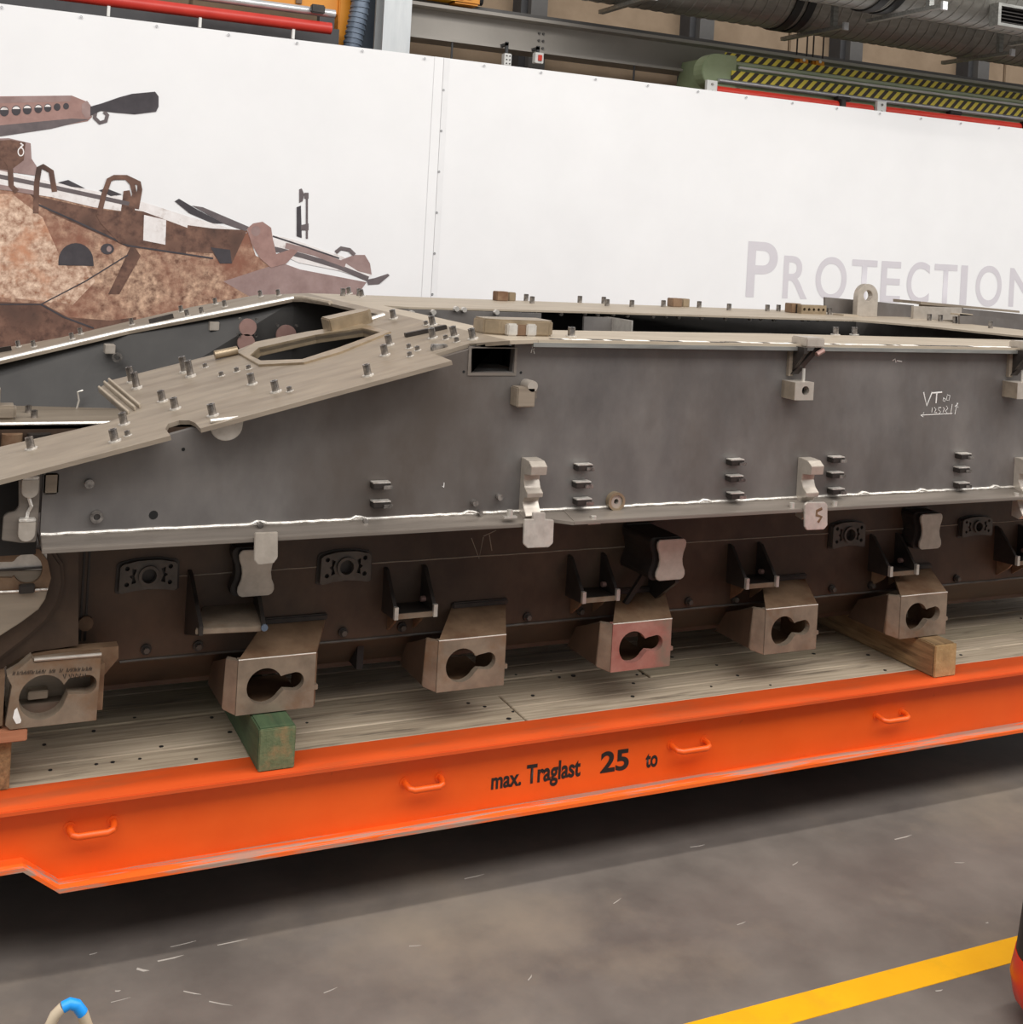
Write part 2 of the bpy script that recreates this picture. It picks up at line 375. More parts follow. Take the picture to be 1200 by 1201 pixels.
bq = atY(32, 862, 4.80); bq.z = min(p.z for p in [atY(12, 856, 4.80), atY(113, 845, 4.80)])-.018
MB().box(-.1, bq.x, 4.80, 5.2, bq.z-.03, bq.z+.015).build('board', 'timber_red', t, bevel=.004)
MB().box(-.09, bq.x-.05, 4.84, 5.18, ZD+.001, bq.z-.031).build('packing_board', 'timber_brown', t, bevel=.004)
#@@HULL
# ------------------------------------------------------------------ tank hull (one welded body)
hull = thing('tank_hull', 'bare welded steel tank hull shell resting on the orange wagon', 'vehicle hull', (3, 6.2, ZD))
XE = 6.7                       # rear end
ZW = H-1.167                   # weld at the foot of the side plate
def px(fn, pts): return [fn(*p) for p in pts]
# side plate with the square hole
hole = px(S, [(553, 407), (604, 404), (601, 436), (553, 437)])
sp = MB().plate([(.36, YS, ZW-.02), (XE, YS, ZW-.02), (XE, YS, ZR-.012), (GX, YS, ZR-.012), (.36, YS, gz(.36)-.035)], [hole], (0, .035, 0))
side = sp.build('side_plate', 'side_steel', hull)
hc = MB()
hx0, hx1 = hole[0].x, hole[1].x; hz0, hz1 = hole[3].z, hole[0].z
fr = .012
hc.plate([(hx0-fr, YS-.004, hz0-fr), (hx1+fr, YS-.004, hz0-fr), (hx1+fr, YS-.004, hz1), (hx0-fr, YS-.004, hz1)], [[(hx0, YS-.004, hz0), (hx1, YS-.004, hz0), (hx1, YS-.004, hz1-.004), (hx0, YS-.004, hz1-.004)]], (0, .008, 0))
hc.build('opening_frame', 'ledge_steel', side)
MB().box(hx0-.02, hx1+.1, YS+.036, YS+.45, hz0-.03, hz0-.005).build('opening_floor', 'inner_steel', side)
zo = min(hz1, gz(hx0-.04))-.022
MB().box(hx0-.04, hx1+.16, YS+.45, YS+.46, hz0-.03, zo).box(hx0-.04, hx0-.03, YS+.036, YS+.45, hz0-.03, zo).box(hx1+.15, hx1+.16, YS+.036, YS+.45, hz0-.03, zo).build('opening_shade_box', 'inner_shade', side)  # added dark box, gives the square hole its black shade
# ledge along the foot of the side plate
zl = lambda u, v: atY(u, v, YL).z
seg1 = (.362, atY(650, 610, YL).x); seg2 = (atY(672, 610, YL).x, XE)
for (xa, xb, yo) in ((seg1[0], seg1[1], YL), (seg2[0], seg2[1], YL-.01)):
    MB().prism([(xa, YS+.01, ZW), (xa, yo, ZW-.028), (xa, yo, ZW-.044), (xa, YS+.01, ZW-.03)], (xb-xa, 0, 0)).build('ledge', 'ledge_steel', hull, bevel=.002)
MB().prism([(seg1[1], YS+.01, ZW-.002), (seg1[1], YL+.03, ZW-.022), (seg2[0], YL-.01, ZW-.03), (seg2[0], YS+.01, ZW-.002)], (0, 0, -.014)).build('ledge', 'ledge_steel', hull)
wb = MB(); xs = [.362+.03*i for i in range(int((XE-.362)/.03)+1)]
wb.tube([(x, YS-.003, ZW+.002+random.uniform(-.0015, .0015)) for x in xs], .007, 6)
wb.build('weld_seam', 'weld', hull, smooth=True)
sp_ = MB()
for (u, v) in [(304, 611), (420, 606), (551, 601), (826, 594), (1012, 587), (1080, 584), (1166, 580)]:
    p = S(u, v); p.z = ZW; sp_.tube([p+Vector((-.035, -.004, .002)), p+Vector((-.012, -.006, .013)), p+Vector((.012, -.006, .01)), p+Vector((.035, -.004, .002))], .007, 6)
sp_.build('weld_spatter', 'weld', hull, smooth=True)['kind'] = 'stuff'

# lower hull tub
ZLB = H-1.80; ZBT = H-1.952
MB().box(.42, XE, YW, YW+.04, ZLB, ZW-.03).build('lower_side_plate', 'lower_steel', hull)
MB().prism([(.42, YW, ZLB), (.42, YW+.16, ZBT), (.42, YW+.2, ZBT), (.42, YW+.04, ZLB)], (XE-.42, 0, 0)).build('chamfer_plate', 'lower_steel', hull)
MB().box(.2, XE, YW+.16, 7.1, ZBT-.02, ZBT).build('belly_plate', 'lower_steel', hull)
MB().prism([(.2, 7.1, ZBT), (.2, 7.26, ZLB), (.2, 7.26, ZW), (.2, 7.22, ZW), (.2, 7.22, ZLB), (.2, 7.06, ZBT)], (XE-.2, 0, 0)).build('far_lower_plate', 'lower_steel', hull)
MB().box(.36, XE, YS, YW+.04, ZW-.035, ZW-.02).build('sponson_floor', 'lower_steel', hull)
MB().box(-.3, XE, 7.22, 8.0, ZW-.03, ZW).build('far_sponson_floor', 'plate_steel', hull)
for z in (H-1.465,):
    wq = MB().tube([(.9+.05*i, YW-.001, z+random.uniform(-.001, .001)) for i in range(116)], .003, 5)
    wq.build('weld_line', 'faint_chalk', hull)
MB().tube([(.72+.05*i, YW-.002, ZLB+random.uniform(-.001, .001)) for i in range(119)], .006, 6).build('weld_line', 'cast_plate', hull, smooth=True)
# far side wall, rear plate and nose, inside of the hull
YFAR = 7.72
FW = [(-.4, 8.08), (.65, 7.84), (.96, 7.76), (2.05, 7.66), (XE, 7.70)]
FT = [8.14, 8.02, 8.0, 7.68, 7.70]
def yfar(x):
    for (xa, ya), (xb, yb) in zip(FW[:-1], FW[1:]):
        if x <= xb: return ya+(yb-ya)*(x-xa)/(xb-xa)
    return 7.7
fw = MB()
for k, ((xa, ya), (xb, yb)) in enumerate(zip(FW[:-1], FW[1:])):
    ta, tb = FT[k], FT[k+1]
    za, zb = (min(ZR, gz(xa))-.018, min(ZR, gz(xb))-.018)
    fw.hexa([(xa, ya, ZW-.03), (xb, yb, ZW-.03), (xb, yb+.035, ZW-.03), (xa, ya+.035, ZW-.03)], [(xa, ta, za), (xb, tb, zb), (xb, tb+.035, zb), (xa, ta+.035, za)])
fw.build('far_side_plate', 'inner_steel', hull)
MB().box(XE, XE+.035, YS, YFAR, ZBT, ZR-.012).build('rear_plate', 'side_steel', hull)
MB().prism([(-.36, YS, gz(-.36)-.05), (-.32, YS, gz(-.36)-.05), (.24, YS+.0, ZBT-.02), (.2, YS, ZBT-.02)], (0, YFAR-YS, 0)).build('nose_plate', 'lower_steel', hull)
# bulkhead coloured dark for the shade, and ribs, inside below the roof opening
MB().box(3.3, XE-.02, 7.0, 7.03, ZBT, ZR-.14).build('inner_bulkhead', 'inner_shade', hull)
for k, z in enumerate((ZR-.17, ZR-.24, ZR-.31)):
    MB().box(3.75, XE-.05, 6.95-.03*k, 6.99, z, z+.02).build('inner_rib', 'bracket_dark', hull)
MB().box(1.75, 1.78, YW+.05, 7.2, ZBT, ZW+.15).build('cross_bulkhead', 'inner_shade', hull)

# glacis plate, U-shaped round the engine opening, with the hexagonal hatch hole
gout = px(onG, [(-60, 580), (0, 563), (200, 511), (194, 503), (197, 497), (210, 493), (222, 493), (229, 496), (235, 502.5), (300, 485), (530, 423), (510, 415), (550, 403)])
gout += [Vector((GX, 4.60, ZR)), Vector((GX, 7.78, ZR))]
gout += px(onG, [(300, 346), (225, 360), (150, 377), (75, 395), (0, 409), (-60, 423)])
gin = px(onG, [(-60, 437), (0, 424), (150, 389), (300, 360), (343, 351), (355, 351), (388, 356), (450, 370), (424, 379), (400, 385), (297, 403), (276, 411), (250, 416), (130, 446), (115, 456), (150, 486), (127, 495), (0, 524), (-60, 538)])
hatch = px(onG, [(294, 419), (307, 425), (355, 423.5), (397, 410), (446, 392), (425, 387), (370, 395), (304, 410)])
gl = MB().plate(gout+gin, [hatch], -GN*.017).build('glacis_plate', 'plate_steel', hull)
rim_o = px(onG, [(280, 416), (304, 430), (357, 427.5), (400, 415), (459, 391), (425, 381.5), (360, 391), (300, 403)])
MB().plate([p+GN*.01 for p in rim_o], [[p+GN*.01 for p in hatch]], -GN*.045).build('hatch_rim', 'brass_steel', hull, bevel=.002)
# stepped groove at the inner corner
g4 = px(onG, [(115, 456), (130, 446), (167, 478), (150, 486)])
def lerp(a, b, t): return a+(b-a)*t
gr = MB()
for t in (0.0, .45, .8):
    p0, p1 = lerp(g4[0], g4[1], t), lerp(g4[3], g4[2], t)
    d = (g4[1]-g4[0])*.13
    gr.prism([p0+GN*.0, p1+GN*.0, p1+d, p0+d], GN*(.018 if t else .012))
gr.build('stepped_lip', 'roof_steel', hull, bevel=.002)
MB().tube([p+GN*.002 for p in px(onG, [(-60, 435.5), (0, 423), (150, 388), (300, 359), (345, 350)])], .016, 8).build('bevelled_edge', 'bright_steel', hull, smooth=True)
MB().tube([p+GN*.004 for p in px(onG, [(345, 349.5), (357, 350), (388, 356)])], .014, 8).build('bevelled_edge', 'roof_steel', hull, smooth=True)
MB().tube([p+GN*.004 for p in px(onG, [(424, 379), (450, 370.5)])], .014, 8).build('bevelled_edge', 'bright_steel', hull, smooth=True)
# roof: front cross strip, near strip, far strip
XI = 2.32
MB().prism([(GX, 4.60, ZR), (XI, 4.66, ZR), (XI, 7.78, ZR), (GX, 7.78, ZR)], (0, 0, -.016)).build('roof_cross_strip', 'roof_steel', hull)
ninner = [atZ(u, v, ZR) for u, v in [(1200, 399), (1100, 396), (900, 391), (700, 388)]]
MB().prism([(XI, 4.66, ZR), (XE, 4.66, ZR), (XE, 5.2, ZR)]+ninner+[(XI, 5.18, ZR)], (0, 0, -.022)).build('roof_near_strip', 'roof_steel', hull, bevel=.003)
finner = [atZ(u, v, ZR) for u, v in [(455, 358.5), (480, 360), (700, 365.5), (900, 372), (1000, 375), (1075, 381), (1140, 388), (1200, 394)]]
MB().prism([(XI, 7.78, ZR), (XI, finner[0].y, ZR)]+finner[0:]+[(XE, finner[-1].y-.1, ZR), (XE, 7.5, ZR)], (0, 0, -.012)).build('roof_far_strip', 'roof_steel', hull)
MB().box(XI, 3.30, 6.60, 6.62, ZR-.4, ZR-.013).build('inner_panel', 'side_steel', hull)
MB().box(3.62, 3.82, 6.64, 6.66, ZR-.4, ZR-.03).build('inner_panel', 'side_steel', hull)
MB().box(3.82, 3.83, 6.4, 6.75, ZR-.4, ZR-.03).build('inner_panel', 'bright_steel', hull)
# weld-prepared bevel along the near roof edge, light and dark scraped patches
MB().box(atY(625, 404, 4.655).x, XE, 4.648, 4.66, ZR-.03, ZR-.012).build('edge_strip', 'galvanised', hull)
pt = MB(); pd = MB(); x = atY(650, 398, 4.66).x
while x < 6.2:
    l = random.uniform(.03, .09); tgt = pt if random.random() < .55 else pd
    y0 = 4.668+random.uniform(0, .03)
    tgt.prism([(x, y0, ZR), (x+l, y0+random.uniform(-.005, .005), ZR), (x+l*.9, y0+.03, ZR), (x+.01, y0+.035, ZR)], (0, 0, .0015)); x += l*.9
pt.build('scraped_patch', 'chalk', hull)['kind'] = 'stuff'; pd.build('scraped_patch', 'bracket_dark', hull)['kind'] = 'stuff'

# threaded studs and bosses: shared meshes
stud = MB().cyl((0, 0, 0), (0, 0, .045), .0155, 12).ring((0, 0, .0449), (0, 0, 1), .0155, .009, .004, 12).mesh('stud', 'bolt_steel', smooth=True)
weldfoot = MB().ring((0, 0, 0), (0, 0, 1), .024, .012, .006, 12).mesh('weld_foot', 'weld', smooth=True)
def studs(pts, plane, h=1.0, r=1.0, rot=(0, 0, 0), foot=True):
    for u, v in pts:
        p = plane(u, v)
        o = inst('stud', stud, hull, p, rot, (r, r, h)); ORG[o.name] = Vector(p)
        if foot:
            w = bpy.data.objects.new('weld_foot', weldfoot); C.objects.link(w); w.parent = o
studs([(191, 471), (206, 480), (250, 488), (37, 527), (135, 518), (146, 498), (296, 451), (324, 460), (432, 441), (452, 417), (457, 405), (462, 374), (508, 382), (533, 395), (555, 398), (508, 397)], onG, 1, 1, GROT)
studs([(161, 456), (155, 449), (224, 442), (217, 437)], onG, 1.6, 1.05, GROT)
studs([(292, 433), (260, 441), (278, 436), (340, 459), (480, 408.5), (490, 411), (481, 418), (523, 398), (536, 401), (150, 511), (241, 431), (500, 381)], onG, .4, .7, GROT)
studs([(22, 407), (40, 407), (85, 398), (95, 392), (155, 381), (213, 366), (220, 371), (237, 368), (253, 357), (264, 360), (306, 348), (327, 347), (410, 345), (425, 348)], onG, .9, .9, GROT)
onR = lambda u, v: atZ(u, v, ZR)
studs([(617, 353), (624, 356), (680, 355), (708, 356), (712, 359), (741, 360), (778, 360), (820, 361), (855, 364), (900, 365), (913, 365), (973, 369), (1018, 371), (1090, 376), (1103, 377), (1120, 379), (1162, 385), (402, 347), (421, 347)], onR, 1, 1.1, foot=False)
studs([(670, 395), (980, 393), (1002, 393)], onR, .9, 1.1)
rivet = MB().cyl((0, 0, 0), (0, -.02, 0), .012, 8).mesh('rivet', 'bright_steel', smooth=True)
for u, v in [(506, 363), (530, 364), (560, 364), (613, 365), (630, 364.5), (660, 365), (688, 365), (703, 366), (721, 366), (738, 367), (768, 368), (783, 368), (798, 369), (825, 370), (853, 371), (882, 371), (895, 371), (910, 372)]:
    p = atZ(u, v, ZR-.012); inst('rivet', rivet, hull, (p.x, p.y+.03, p.z-.02))
for u in (940, 947, 958, 966, 983, 989, 994, 1010, 1040, 1070, 1095, 1120, 1135, 1160):
    p = atZ(u, 375+max(0, u-1000)*.092, ZR-.05); inst('rivet', rivet, hull, p)
for u, v in [(482, 367), (507, 366), (543, 363), (581, 366), (534, 362)]:
    p = atY(u, v, 6.60); inst('rivet', rivet, hull, p, sc=(1.3, 1.5, 1.3))
# bar on the glacis, bars on the far strip
a, b = onG(477, 396), onG(525, 386); d = Vector((0, .03, 0))
MB().prism([a, b, b+d, a+d], GN*.02).build('rail_bar', 'bracket_dark', hull, bevel=.002)
a, b = onG(176, 380), onG(204, 373)
MB().prism([a, b, b+d, a+d], GN*.03).build('rail_bar', 'bracket_dark', hull, bevel=.002)
a, b = onG(-4, 414), onG(14, 411)
MB().prism([a, b, b+d, a+d], GN*.03).build('rail_bar', 'bracket_dark', hull, bevel=.002)
p = onG(515, 409); MB().box(p.x-.035, p.x+.035, p.y-.015, p.y+.015, p.z-.01, p.z+.02).build('cleat', 'bolt_steel', hull, bevel=.003)
# saddle next to hatch, faceted block, hinge boss
c = onG(408, 384); n = GN
MB().prism([(c.x-.1, c.y-.05, c.z-.03), (c.x+.1, c.y-.05, c.z+.02), (c.x+.13, c.y-.02, c.z+.03), (c.x+.11, c.y+.1, c.z+.02), (c.x-.1, c.y+.1, c.z-.03)], n*.075).build('lock_block', 'brass_steel', hull, bevel=.006)
c = onG(266, 419); MB().cyl(c+Vector((-.06, 0, .01)), c+Vector((.05, 0, .035)), .022, 12).build('hinge_boss', 'brass_steel', hull, smooth=True)
# long faceted block at the front end of the roof opening
a = atZ(572, 393, ZR); b = atY(652, 391, a.y-.03)
x0, x1 = a.x, b.x; y0 = a.y; 
MB().prism([(x0, y0+.05, ZR), (x0+.06, y0, ZR), (x1-.03, y0-.03, ZR), (x1, y0, ZR), (x1, y0+.17, ZR), (x0, y0+.17, ZR)], (0, 0, .07)).build('faceted_block', 'brass_steel', hull, bevel=.008)
for k in (.33, .62):
    xm = x0+(x1-x0)*k; MB().box(xm-.025, xm+.025, y0-.035, y0+.01, ZR, ZR+.055).build('clamp_lug', 'bright_steel', hull, bevel=.006)
xm = x0+(x1-x0)*.475; MB().box(xm-.04, xm+.04, y0-.025, y0+.01, ZR, ZR+.05).build('clamp_pad', 'rust_top', hull, bevel=.004)
# small blocks on the far strip
for (u0, u1, vb, vt, m) in [(583, 596, 353, 342, 'rust_top'), (597, 605, 353, 343, 'brass_steel'), (789, 800, 360, 350, 'rust_top'), (801, 809, 360, 350.5, 'brass_steel'), (928, 940, 367, 356, 'rust_top')]:
    a = atZ(u0, vb, ZR); b = atY(u1, vb, a.y); zt = atY((u0+u1)/2, vt, a.y).z
    MB().box(a.x, b.x, a.y, a.y+.08, ZR, zt).build('pad_block', m, hull, bevel=.004)
a = atZ(940, 368, ZR); b = atY(969, 369, a.y); hh = atY(955, 358, a.y).z
pb = MB(); holes = []
for k in range(5):
    cx = a.x+(b.x-a.x)*(k+.6)/5.2; holes.append([(cx+.012*math.cos(q*.785), a.y, (ZR+hh)/2+.012*math.sin(q*.785)) for q in range(8)])
pb.plate([(a.x, a.y, ZR), (b.x, a.y, ZR), (b.x, a.y, hh), (a.x, a.y, hh)], holes, (0, .05, 0)).build('perforated_block', 'brass_steel', hull)
MB().box(a.x, b.x, a.y+.05, a.y+.07, ZR, hh).build('perforated_back', 'bracket_dark', hull)
# lifting lug with hole
a = atZ(1005, 371, ZR); b = atY(1029, 371, a.y); yl_ = a.y; x0, x1 = a.x, b.x; cx = (x0+x1)/2; r = (x1-x0)/2
ztop = atY(1018, 333, yl_).z; zc = ztop-r
MB().plate([(x0, yl_, ZR), (x1, yl_, ZR)]+arc(cx, zc, r, 0, 180, 14, yl_), [arc(cx, zc+.01, r*.42, 0, 360, 16, yl_)[:-1]], (0, .05, 0)).build('lifting_lug', 'ground_steel', hull, bevel=.004)
MB().box(x0-.14, x0, yl_-.02, yl_+.1, ZR, ZR+.012).build('lug_foot', 'roof_steel', hull)
# upright plates and turret ring segment behind
def upright(u0, v0, u1, v1, b0, b1, Y, m, nm='upright_plate'):
    p = [atY(u0, v0, Y), atY(u1, v1, Y), atY(u1, b1, Y), atY(u0, b0, Y)]
    MB().prism(p, (0, .02, 0)).build(nm, m, hull)
upright(968, 348.5, 1007, 352, 366, 370, yl_+.12, 'side_steel')
upright(1029, 354, 1072, 358, 374, 379, yl_+.1, 'side_steel')
Y = yl_-.1
pa, pb_ = atY(1072, 359, Y), atY(1128, 366, Y); za_, zb3 = pa.z, ZR
n_ = 8; rb = MB()
def bow(t): return Y+.10*(1-math.sin(math.pi*(.5+.5*t)))
for k in range(n_):
    t0, t1 = k/n_, (k+1)/n_; xa, xb = pa.x+(pb_.x-pa.x)*t0, pa.x+(pb_.x-pa.x)*t1
    ya, yb = bow(t0)-.1*t0, bow(t1)-.1*t1
    rb.hexa([(xa, ya, zb3), (xb, yb, zb3), (xb, yb+.025, zb3), (xa, ya+.025, zb3)], [(xa, ya, za_), (xb, yb, za_), (xb, yb+.025, za_), (xa, ya+.025, za_)])
rb.build('ring_segment', 'ground_steel', hull, smooth=True)
cv = [atY(u, v, Y+.15) for u, v in [(1080, 353.5), (1196, 364.5), (1196, 367), (1080, 357)]]
MB().prism(cv, (0, .3, 0)).build('ring_cover', 'plate_steel', hull)
upright(1080, 356.5, 1130, 361, 376, 382, Y+.17, 'plate_steel')
upright(1126, 368, 1215, 378, 381, 394, Y-.45, 'side_steel', 'rear_upright')
upright(1122, 361, 1215, 370, 382, 392, Y+.1, 'side_steel', 'rear_upright')
MB().box(atY(1126, 368, Y-.45).x, XE, Y-.45, Y-.36, atY(1126, 368, Y-.45).z-.012, atY(1126, 368, Y-.45).z).build('rear_shelf', 'roof_steel', hull)
# round machined faces seen inside the front opening
for (u, v, r) in [(291, 384, .055), (289, 402, .055), (336, 393, .065)]:
    p = atY(u, v, 7.62); MB().cyl(p, p+Vector((0, .02, 0)), r, 24).build('round_port', 'copper_face', hull, smooth=True)
    for q in range(4):
        a_ = math.radians(45+90*q); MB().cyl(p+Vector((r*1.35*math.cos(a_), -.012, r*1.35*math.sin(a_))), p+Vector((r*1.35*math.cos(a_), .02, r*1.35*math.sin(a_))), .009, 8).build('bolt', 'bolt_steel', hull)
for u, v in [(251, 382), (129, 409)]:
    p = atY(u, v, 7.74); p = atY(u, v, yfar(p.x)+.08); MB().box(p.x-.03, p.x+.03, p.y-.02, p.y+.08, p.z-.03, p.z+.025).build('tab', 'ground_steel', hull, bevel=.003)
p = atY(137, 419, 7.8); p = atY(137, 419, yfar(p.x)+.06); MB().ring(p, (0, -1, 0), .03, .014, .03, 14).build('boss', 'bolt_steel', hull, smooth=True)
# bits along the far sponson edge
yb_ = 7.23
MB().tube([(x*.03-.3, yb_-.002, ZW-.002) for x in range(46)], .012, 6).build('weld_seam', 'weld', hull, smooth=True)
MB().box(-.3, .2, yb_-.05, yb_+.0, ZW-.5, ZW-.03).build('tub_corner', 'rust_top', hull)
for (u0, u1, m) in [(2, 27, 'rust_top'), (32, 60, 'bracket_dark')]:
    a = atY(u0, 510, 7.18); b = atY(u1, 510, 7.18); r = (b.x-a.x)/2
    MB().cyl(((a.x+b.x)/2, 7.2, ZW-.5), ((a.x+b.x)/2, 7.2, ZW-.05), r, 20).build('tub_pillar', m, hull, smooth=True)
a = atZ(-6, 490, ZW); b = atZ(18, 490, ZW)
MB().box(a.x, b.x, 7.35, 7.5, ZW, ZW+.08).build('foot_block', 'plate_steel', hull, bevel=.015)
MB().box(a.x-.15, a.x+.02, 7.35, 7.5, ZW, ZW+.19).build('foot_block', 'plate_steel', hull, bevel=.02)
for u, v in [(40, 490), (33, 484)]:
    p = atZ(u, v, ZW); inst('stud', stud, hull, p, sc=(1.2, 1.2, .9))
a = atZ(90, 479, ZW); MB().tube([a, a+Vector((.01, 0, .05)), a+Vector((.0, 0, .1)), a+Vector((.03, 0, .11))], .006, 6).build('wire_stub', 'bright_steel', hull)
MB().prism([(-.45, YS+.12, ZW-.1), (.358, YS+.12, ZW-.1), (.358, YS+.12, gz(.358)-.03), (-.45, YS+.12, gz(-.45)-.03)], (0, .02, 0)).build('front_bay_shade', 'inner_shade', hull)  # added dark sheet standing in for the shade under the glacis front
# half disc tab below the glacis edge
p = onG(265, 492); yy_ = p.y+.005; r = .06
c = atY(266, 500, yy_)
MB().prism([c+Vector((-r*1.05, 0, .022))]+[c+Vector((r*math.cos(math.radians(q)), 0, r*math.sin(math.radians(q))*.92)) for q in range(180, 361, 15)]+[c+Vector((r*1.05, 0, .03))], (0, .015, 0)).build('round_tab', 'ground_steel', hull, bevel=.002)
MB().tube([c+Vector((-r*1.05, -.004, .022)), c+Vector((r*1.05, -.004, .034))], .008, 6).build('weld_seam', 'weld', hull)

# ------- side plate fittings
def cleat(u, v, w=.075):
    p = S(u, v)
    o = MB().box(p.x-w/2, p.x+w/2, YS-.045, YS, p.z-.012, p.z+.012).build('cleat', 'bracket_dark', hull, bevel=.003)
    MB().box(p.x-w/2, p.x+w/2, YS-.043, YS-.004, p.z+.0122, p.z+.017).build('weld_bead', 'weld', o)
    MB().box(p.x+.005, p.x+w/2+.008, YS-.052, YS-.0455, p.z-.012, p.z+.004).build('tongue', 'bolt_steel', o, bevel=.002)
for col in ([(681, 547), (679, 567), (680, 587)], [(859, 541), (858, 560), (859, 580)], [(977, 538), (976, 556), (977, 575)], [(1126, 534), (1124, 550), (1124, 568)], [(444, 568), (444, 590)]):
    for u, v in col: cleat(u, v)
def hook(u):
    ux = S(u, 570).x; x0, x1 = ux-.05, ux+.025
    z = lambda v: S(u, v).z
    # profile (out from the plate, height): three scalloped jaws
    prof = [(0, z(604)), (.05, z(606)), (.075, z(600)), (.05, z(592)), (.035, z(586)), (.045, z(581)), (.075, z(579)), (.078, z(574)), (.05, z(569)), (.035, z(561)), (.04, z(554)), (.10, z(552)), (.105, z(542)), (.075, z(537)), (.03, z(536)), (0, z(536))]
    MB().prism([(x0, YS-o_, zz) for o_, zz in prof], (x1-x0, 0, 0)).build('skirt_hook', 'ground_steel', hull, bevel=.004)
for u in (622, 944, 1196): hook(u)
def hang_plate(pts, Y, m='ground_steel', nm='hanging_plate'):
    MB().prism(px(lambda u, v: atY(u, v, Y), pts), (0, .012, 0)).build(nm, m, hull, bevel=.003)
hang_plate([(299, 625), (326, 624), (326, 654), (321, 661), (303, 663), (298, 657)], YL-.013)
hang_plate([(615, 609), (625, 609), (625, 601), (640, 601), (640, 609), (650, 610), (649, 637), (644, 642), (619, 643), (614, 638)], YL-.018, 'bright_steel')
hang_plate([(944, 592), (947, 589), (968, 589), (971, 592), (971, 616), (967, 621), (947, 622), (944, 618)], YL-.022, 'bright_steel')
p = atY(960, 604, YL-.0225); MB().tube([p+Vector((.02, 0, .03)), p+Vector((-.01, 0, .02)), p+Vector((-.012, 0, -.0)), p+Vector((.02, 0, -.01)), p+Vector((.0, 0, -.035))], .008, 6, flat=.2).build('rust_mark', 'rust_top', hull)
# upper lug block with rounded ear
c = S(612, 460)
MB().box(c.x-.055, c.x+.03, YS-.075, YS, c.z-.055, c.z+.03).build('lug_block', 'plate_steel', hull, bevel=.005)
MB().cyl((c.x+.015, YS-.075, c.z+.035), (c.x+.015, YS, c.z+.035), .024, 14).build('lug_ear', 'ground_steel', hull, smooth=True)
MB().box(c.x+.03, c.x+.05, YS-.05, YS, c.z-.02, c.z+.045).build('lug_plate', 'ledge_steel', hull)
# rim bracket with gusset and drilled block
def rim_bracket(u, clip=False):
    p = S(u, 455); x = p.x
    zb = S(u, 455).z
    hb = [Vector((x+.022*math.cos(q*.524)+.012, YS-.1, zb+.022*math.sin(q*.524))) for q in range(12)]
    MB().plate([(x-.05, YS-.1, zb-.045), (x+.06, YS-.1, zb-.045), (x+.06, YS-.1, zb+.04), (x-.05, YS-.1, zb+.04)], [hb], (0, .1, 0)).build('drilled_block', 'ground_steel', hull)
    MB().cyl((x+.012, YS-.06, zb), (x+.012, YS-.001, zb), .021, 12).build('bore', 'dark_hole', hull)
    MB().box(x-.052, x-.05, YS-.098, YS, zb-.043, zb+.038).build('block_flank', 'plate_steel', hull)
    zt = ZR+.035
    MB().prism([(x-.01, YS, zb+.06), (x-.01, YS, ZR-.01), (x-.01, YS-.1, ZR-.01), (x-.01, YS-.1, ZR-.04)], (.02, 0, 0)).build('gusset', 'bracket_dark', hull)
    MB().prism([(x+.02, YS-.03, zb+.07), (x+.13, YS-.06, ZR-.01), (x+.1, YS-.06, ZR-.01), (x-.02, YS-.03, zb+.07)], (0, .02, 0)).build('gusset', 'bracket_dark', hull)
    MB().box(x-.03, x-.005, YS-.02, YS, zb+.06, ZR-.01).build('gusset', 'plate_steel', hull)
    MB().box(x+.02, x+.13, YS-.08, YS+.04, ZR-.012, zt).build('cap_block', 'ground_steel', hull, bevel=.006)
    MB().cyl((x+.035, YS-.05, zb+.04), (x+.035, YS-.05, zb+.1), .008, 8).build('pin', 'bright_steel', hull)
    MB().cyl((x+.09, YS-.07, zb+.17), (x+.13, YS-.07, zb+.19), .013, 8).build('pin', 'copper_face', hull)
rim_bracket(927); rim_bracket(1184)
# round boss, bolts and drilled holes
c = S(720, 587)
MB().ring(c, (0, -1, 0), .042, .03, .03, 24).build('round_boss', 'brass_steel', hull, smooth=True)
MB().ring(c, (0, -1, 0), .031, .012, .022, 20).build('boss_insert', 'ground_steel', hull, smooth=True)
for u, v, r in [(104, 566, .017), (555, 589, .013), (584, 582, .013), (561, 600, .01), (304, 614, .012), (427, 610, .01)]:
    p = S(u, v); MB().cyl(p, p+Vector((0, -.03, 0)), r, 12).build('bolt', 'bolt_steel', hull, smooth=True)
p = S(113, 605); MB().ring(p, (0, -1, 0), .024, .012, .02, 16).build('boss', 'bolt_steel', hull, smooth=True)
for u, v, r in [(180, 604, .017), (215, 527, .007), (544, 436, .006), (611, 437, .006)]:
    p = S(u, v); MB().cyl(p+Vector((0, -.001, 0)), p+Vector((0, .01, 0)), r, 12).build('drilled_hole', 'dark_hole', hull)
for u, v in [(598, 604), (696, 611), (929, 595), (979, 593), (1192, 583)]:
    p = atY(u, v, YL+.015); MB().box(p.x-.03, p.x+.03, p.y-.012, p.y+.012, p.z-.012, p.z-.004).cyl(p+Vector((0, 0, -.005)), p+Vector((0, 0, .022)), .013, 10).build('ledge_clip', 'bright_steel', hull, smooth=True)
p = S(60, 567); MB().box(p.x-.025, p.x+.025, YS-.01, YS, p.z-.038, p.z+.038).build('small_pad', 'plate_steel', hull, bevel=.008)
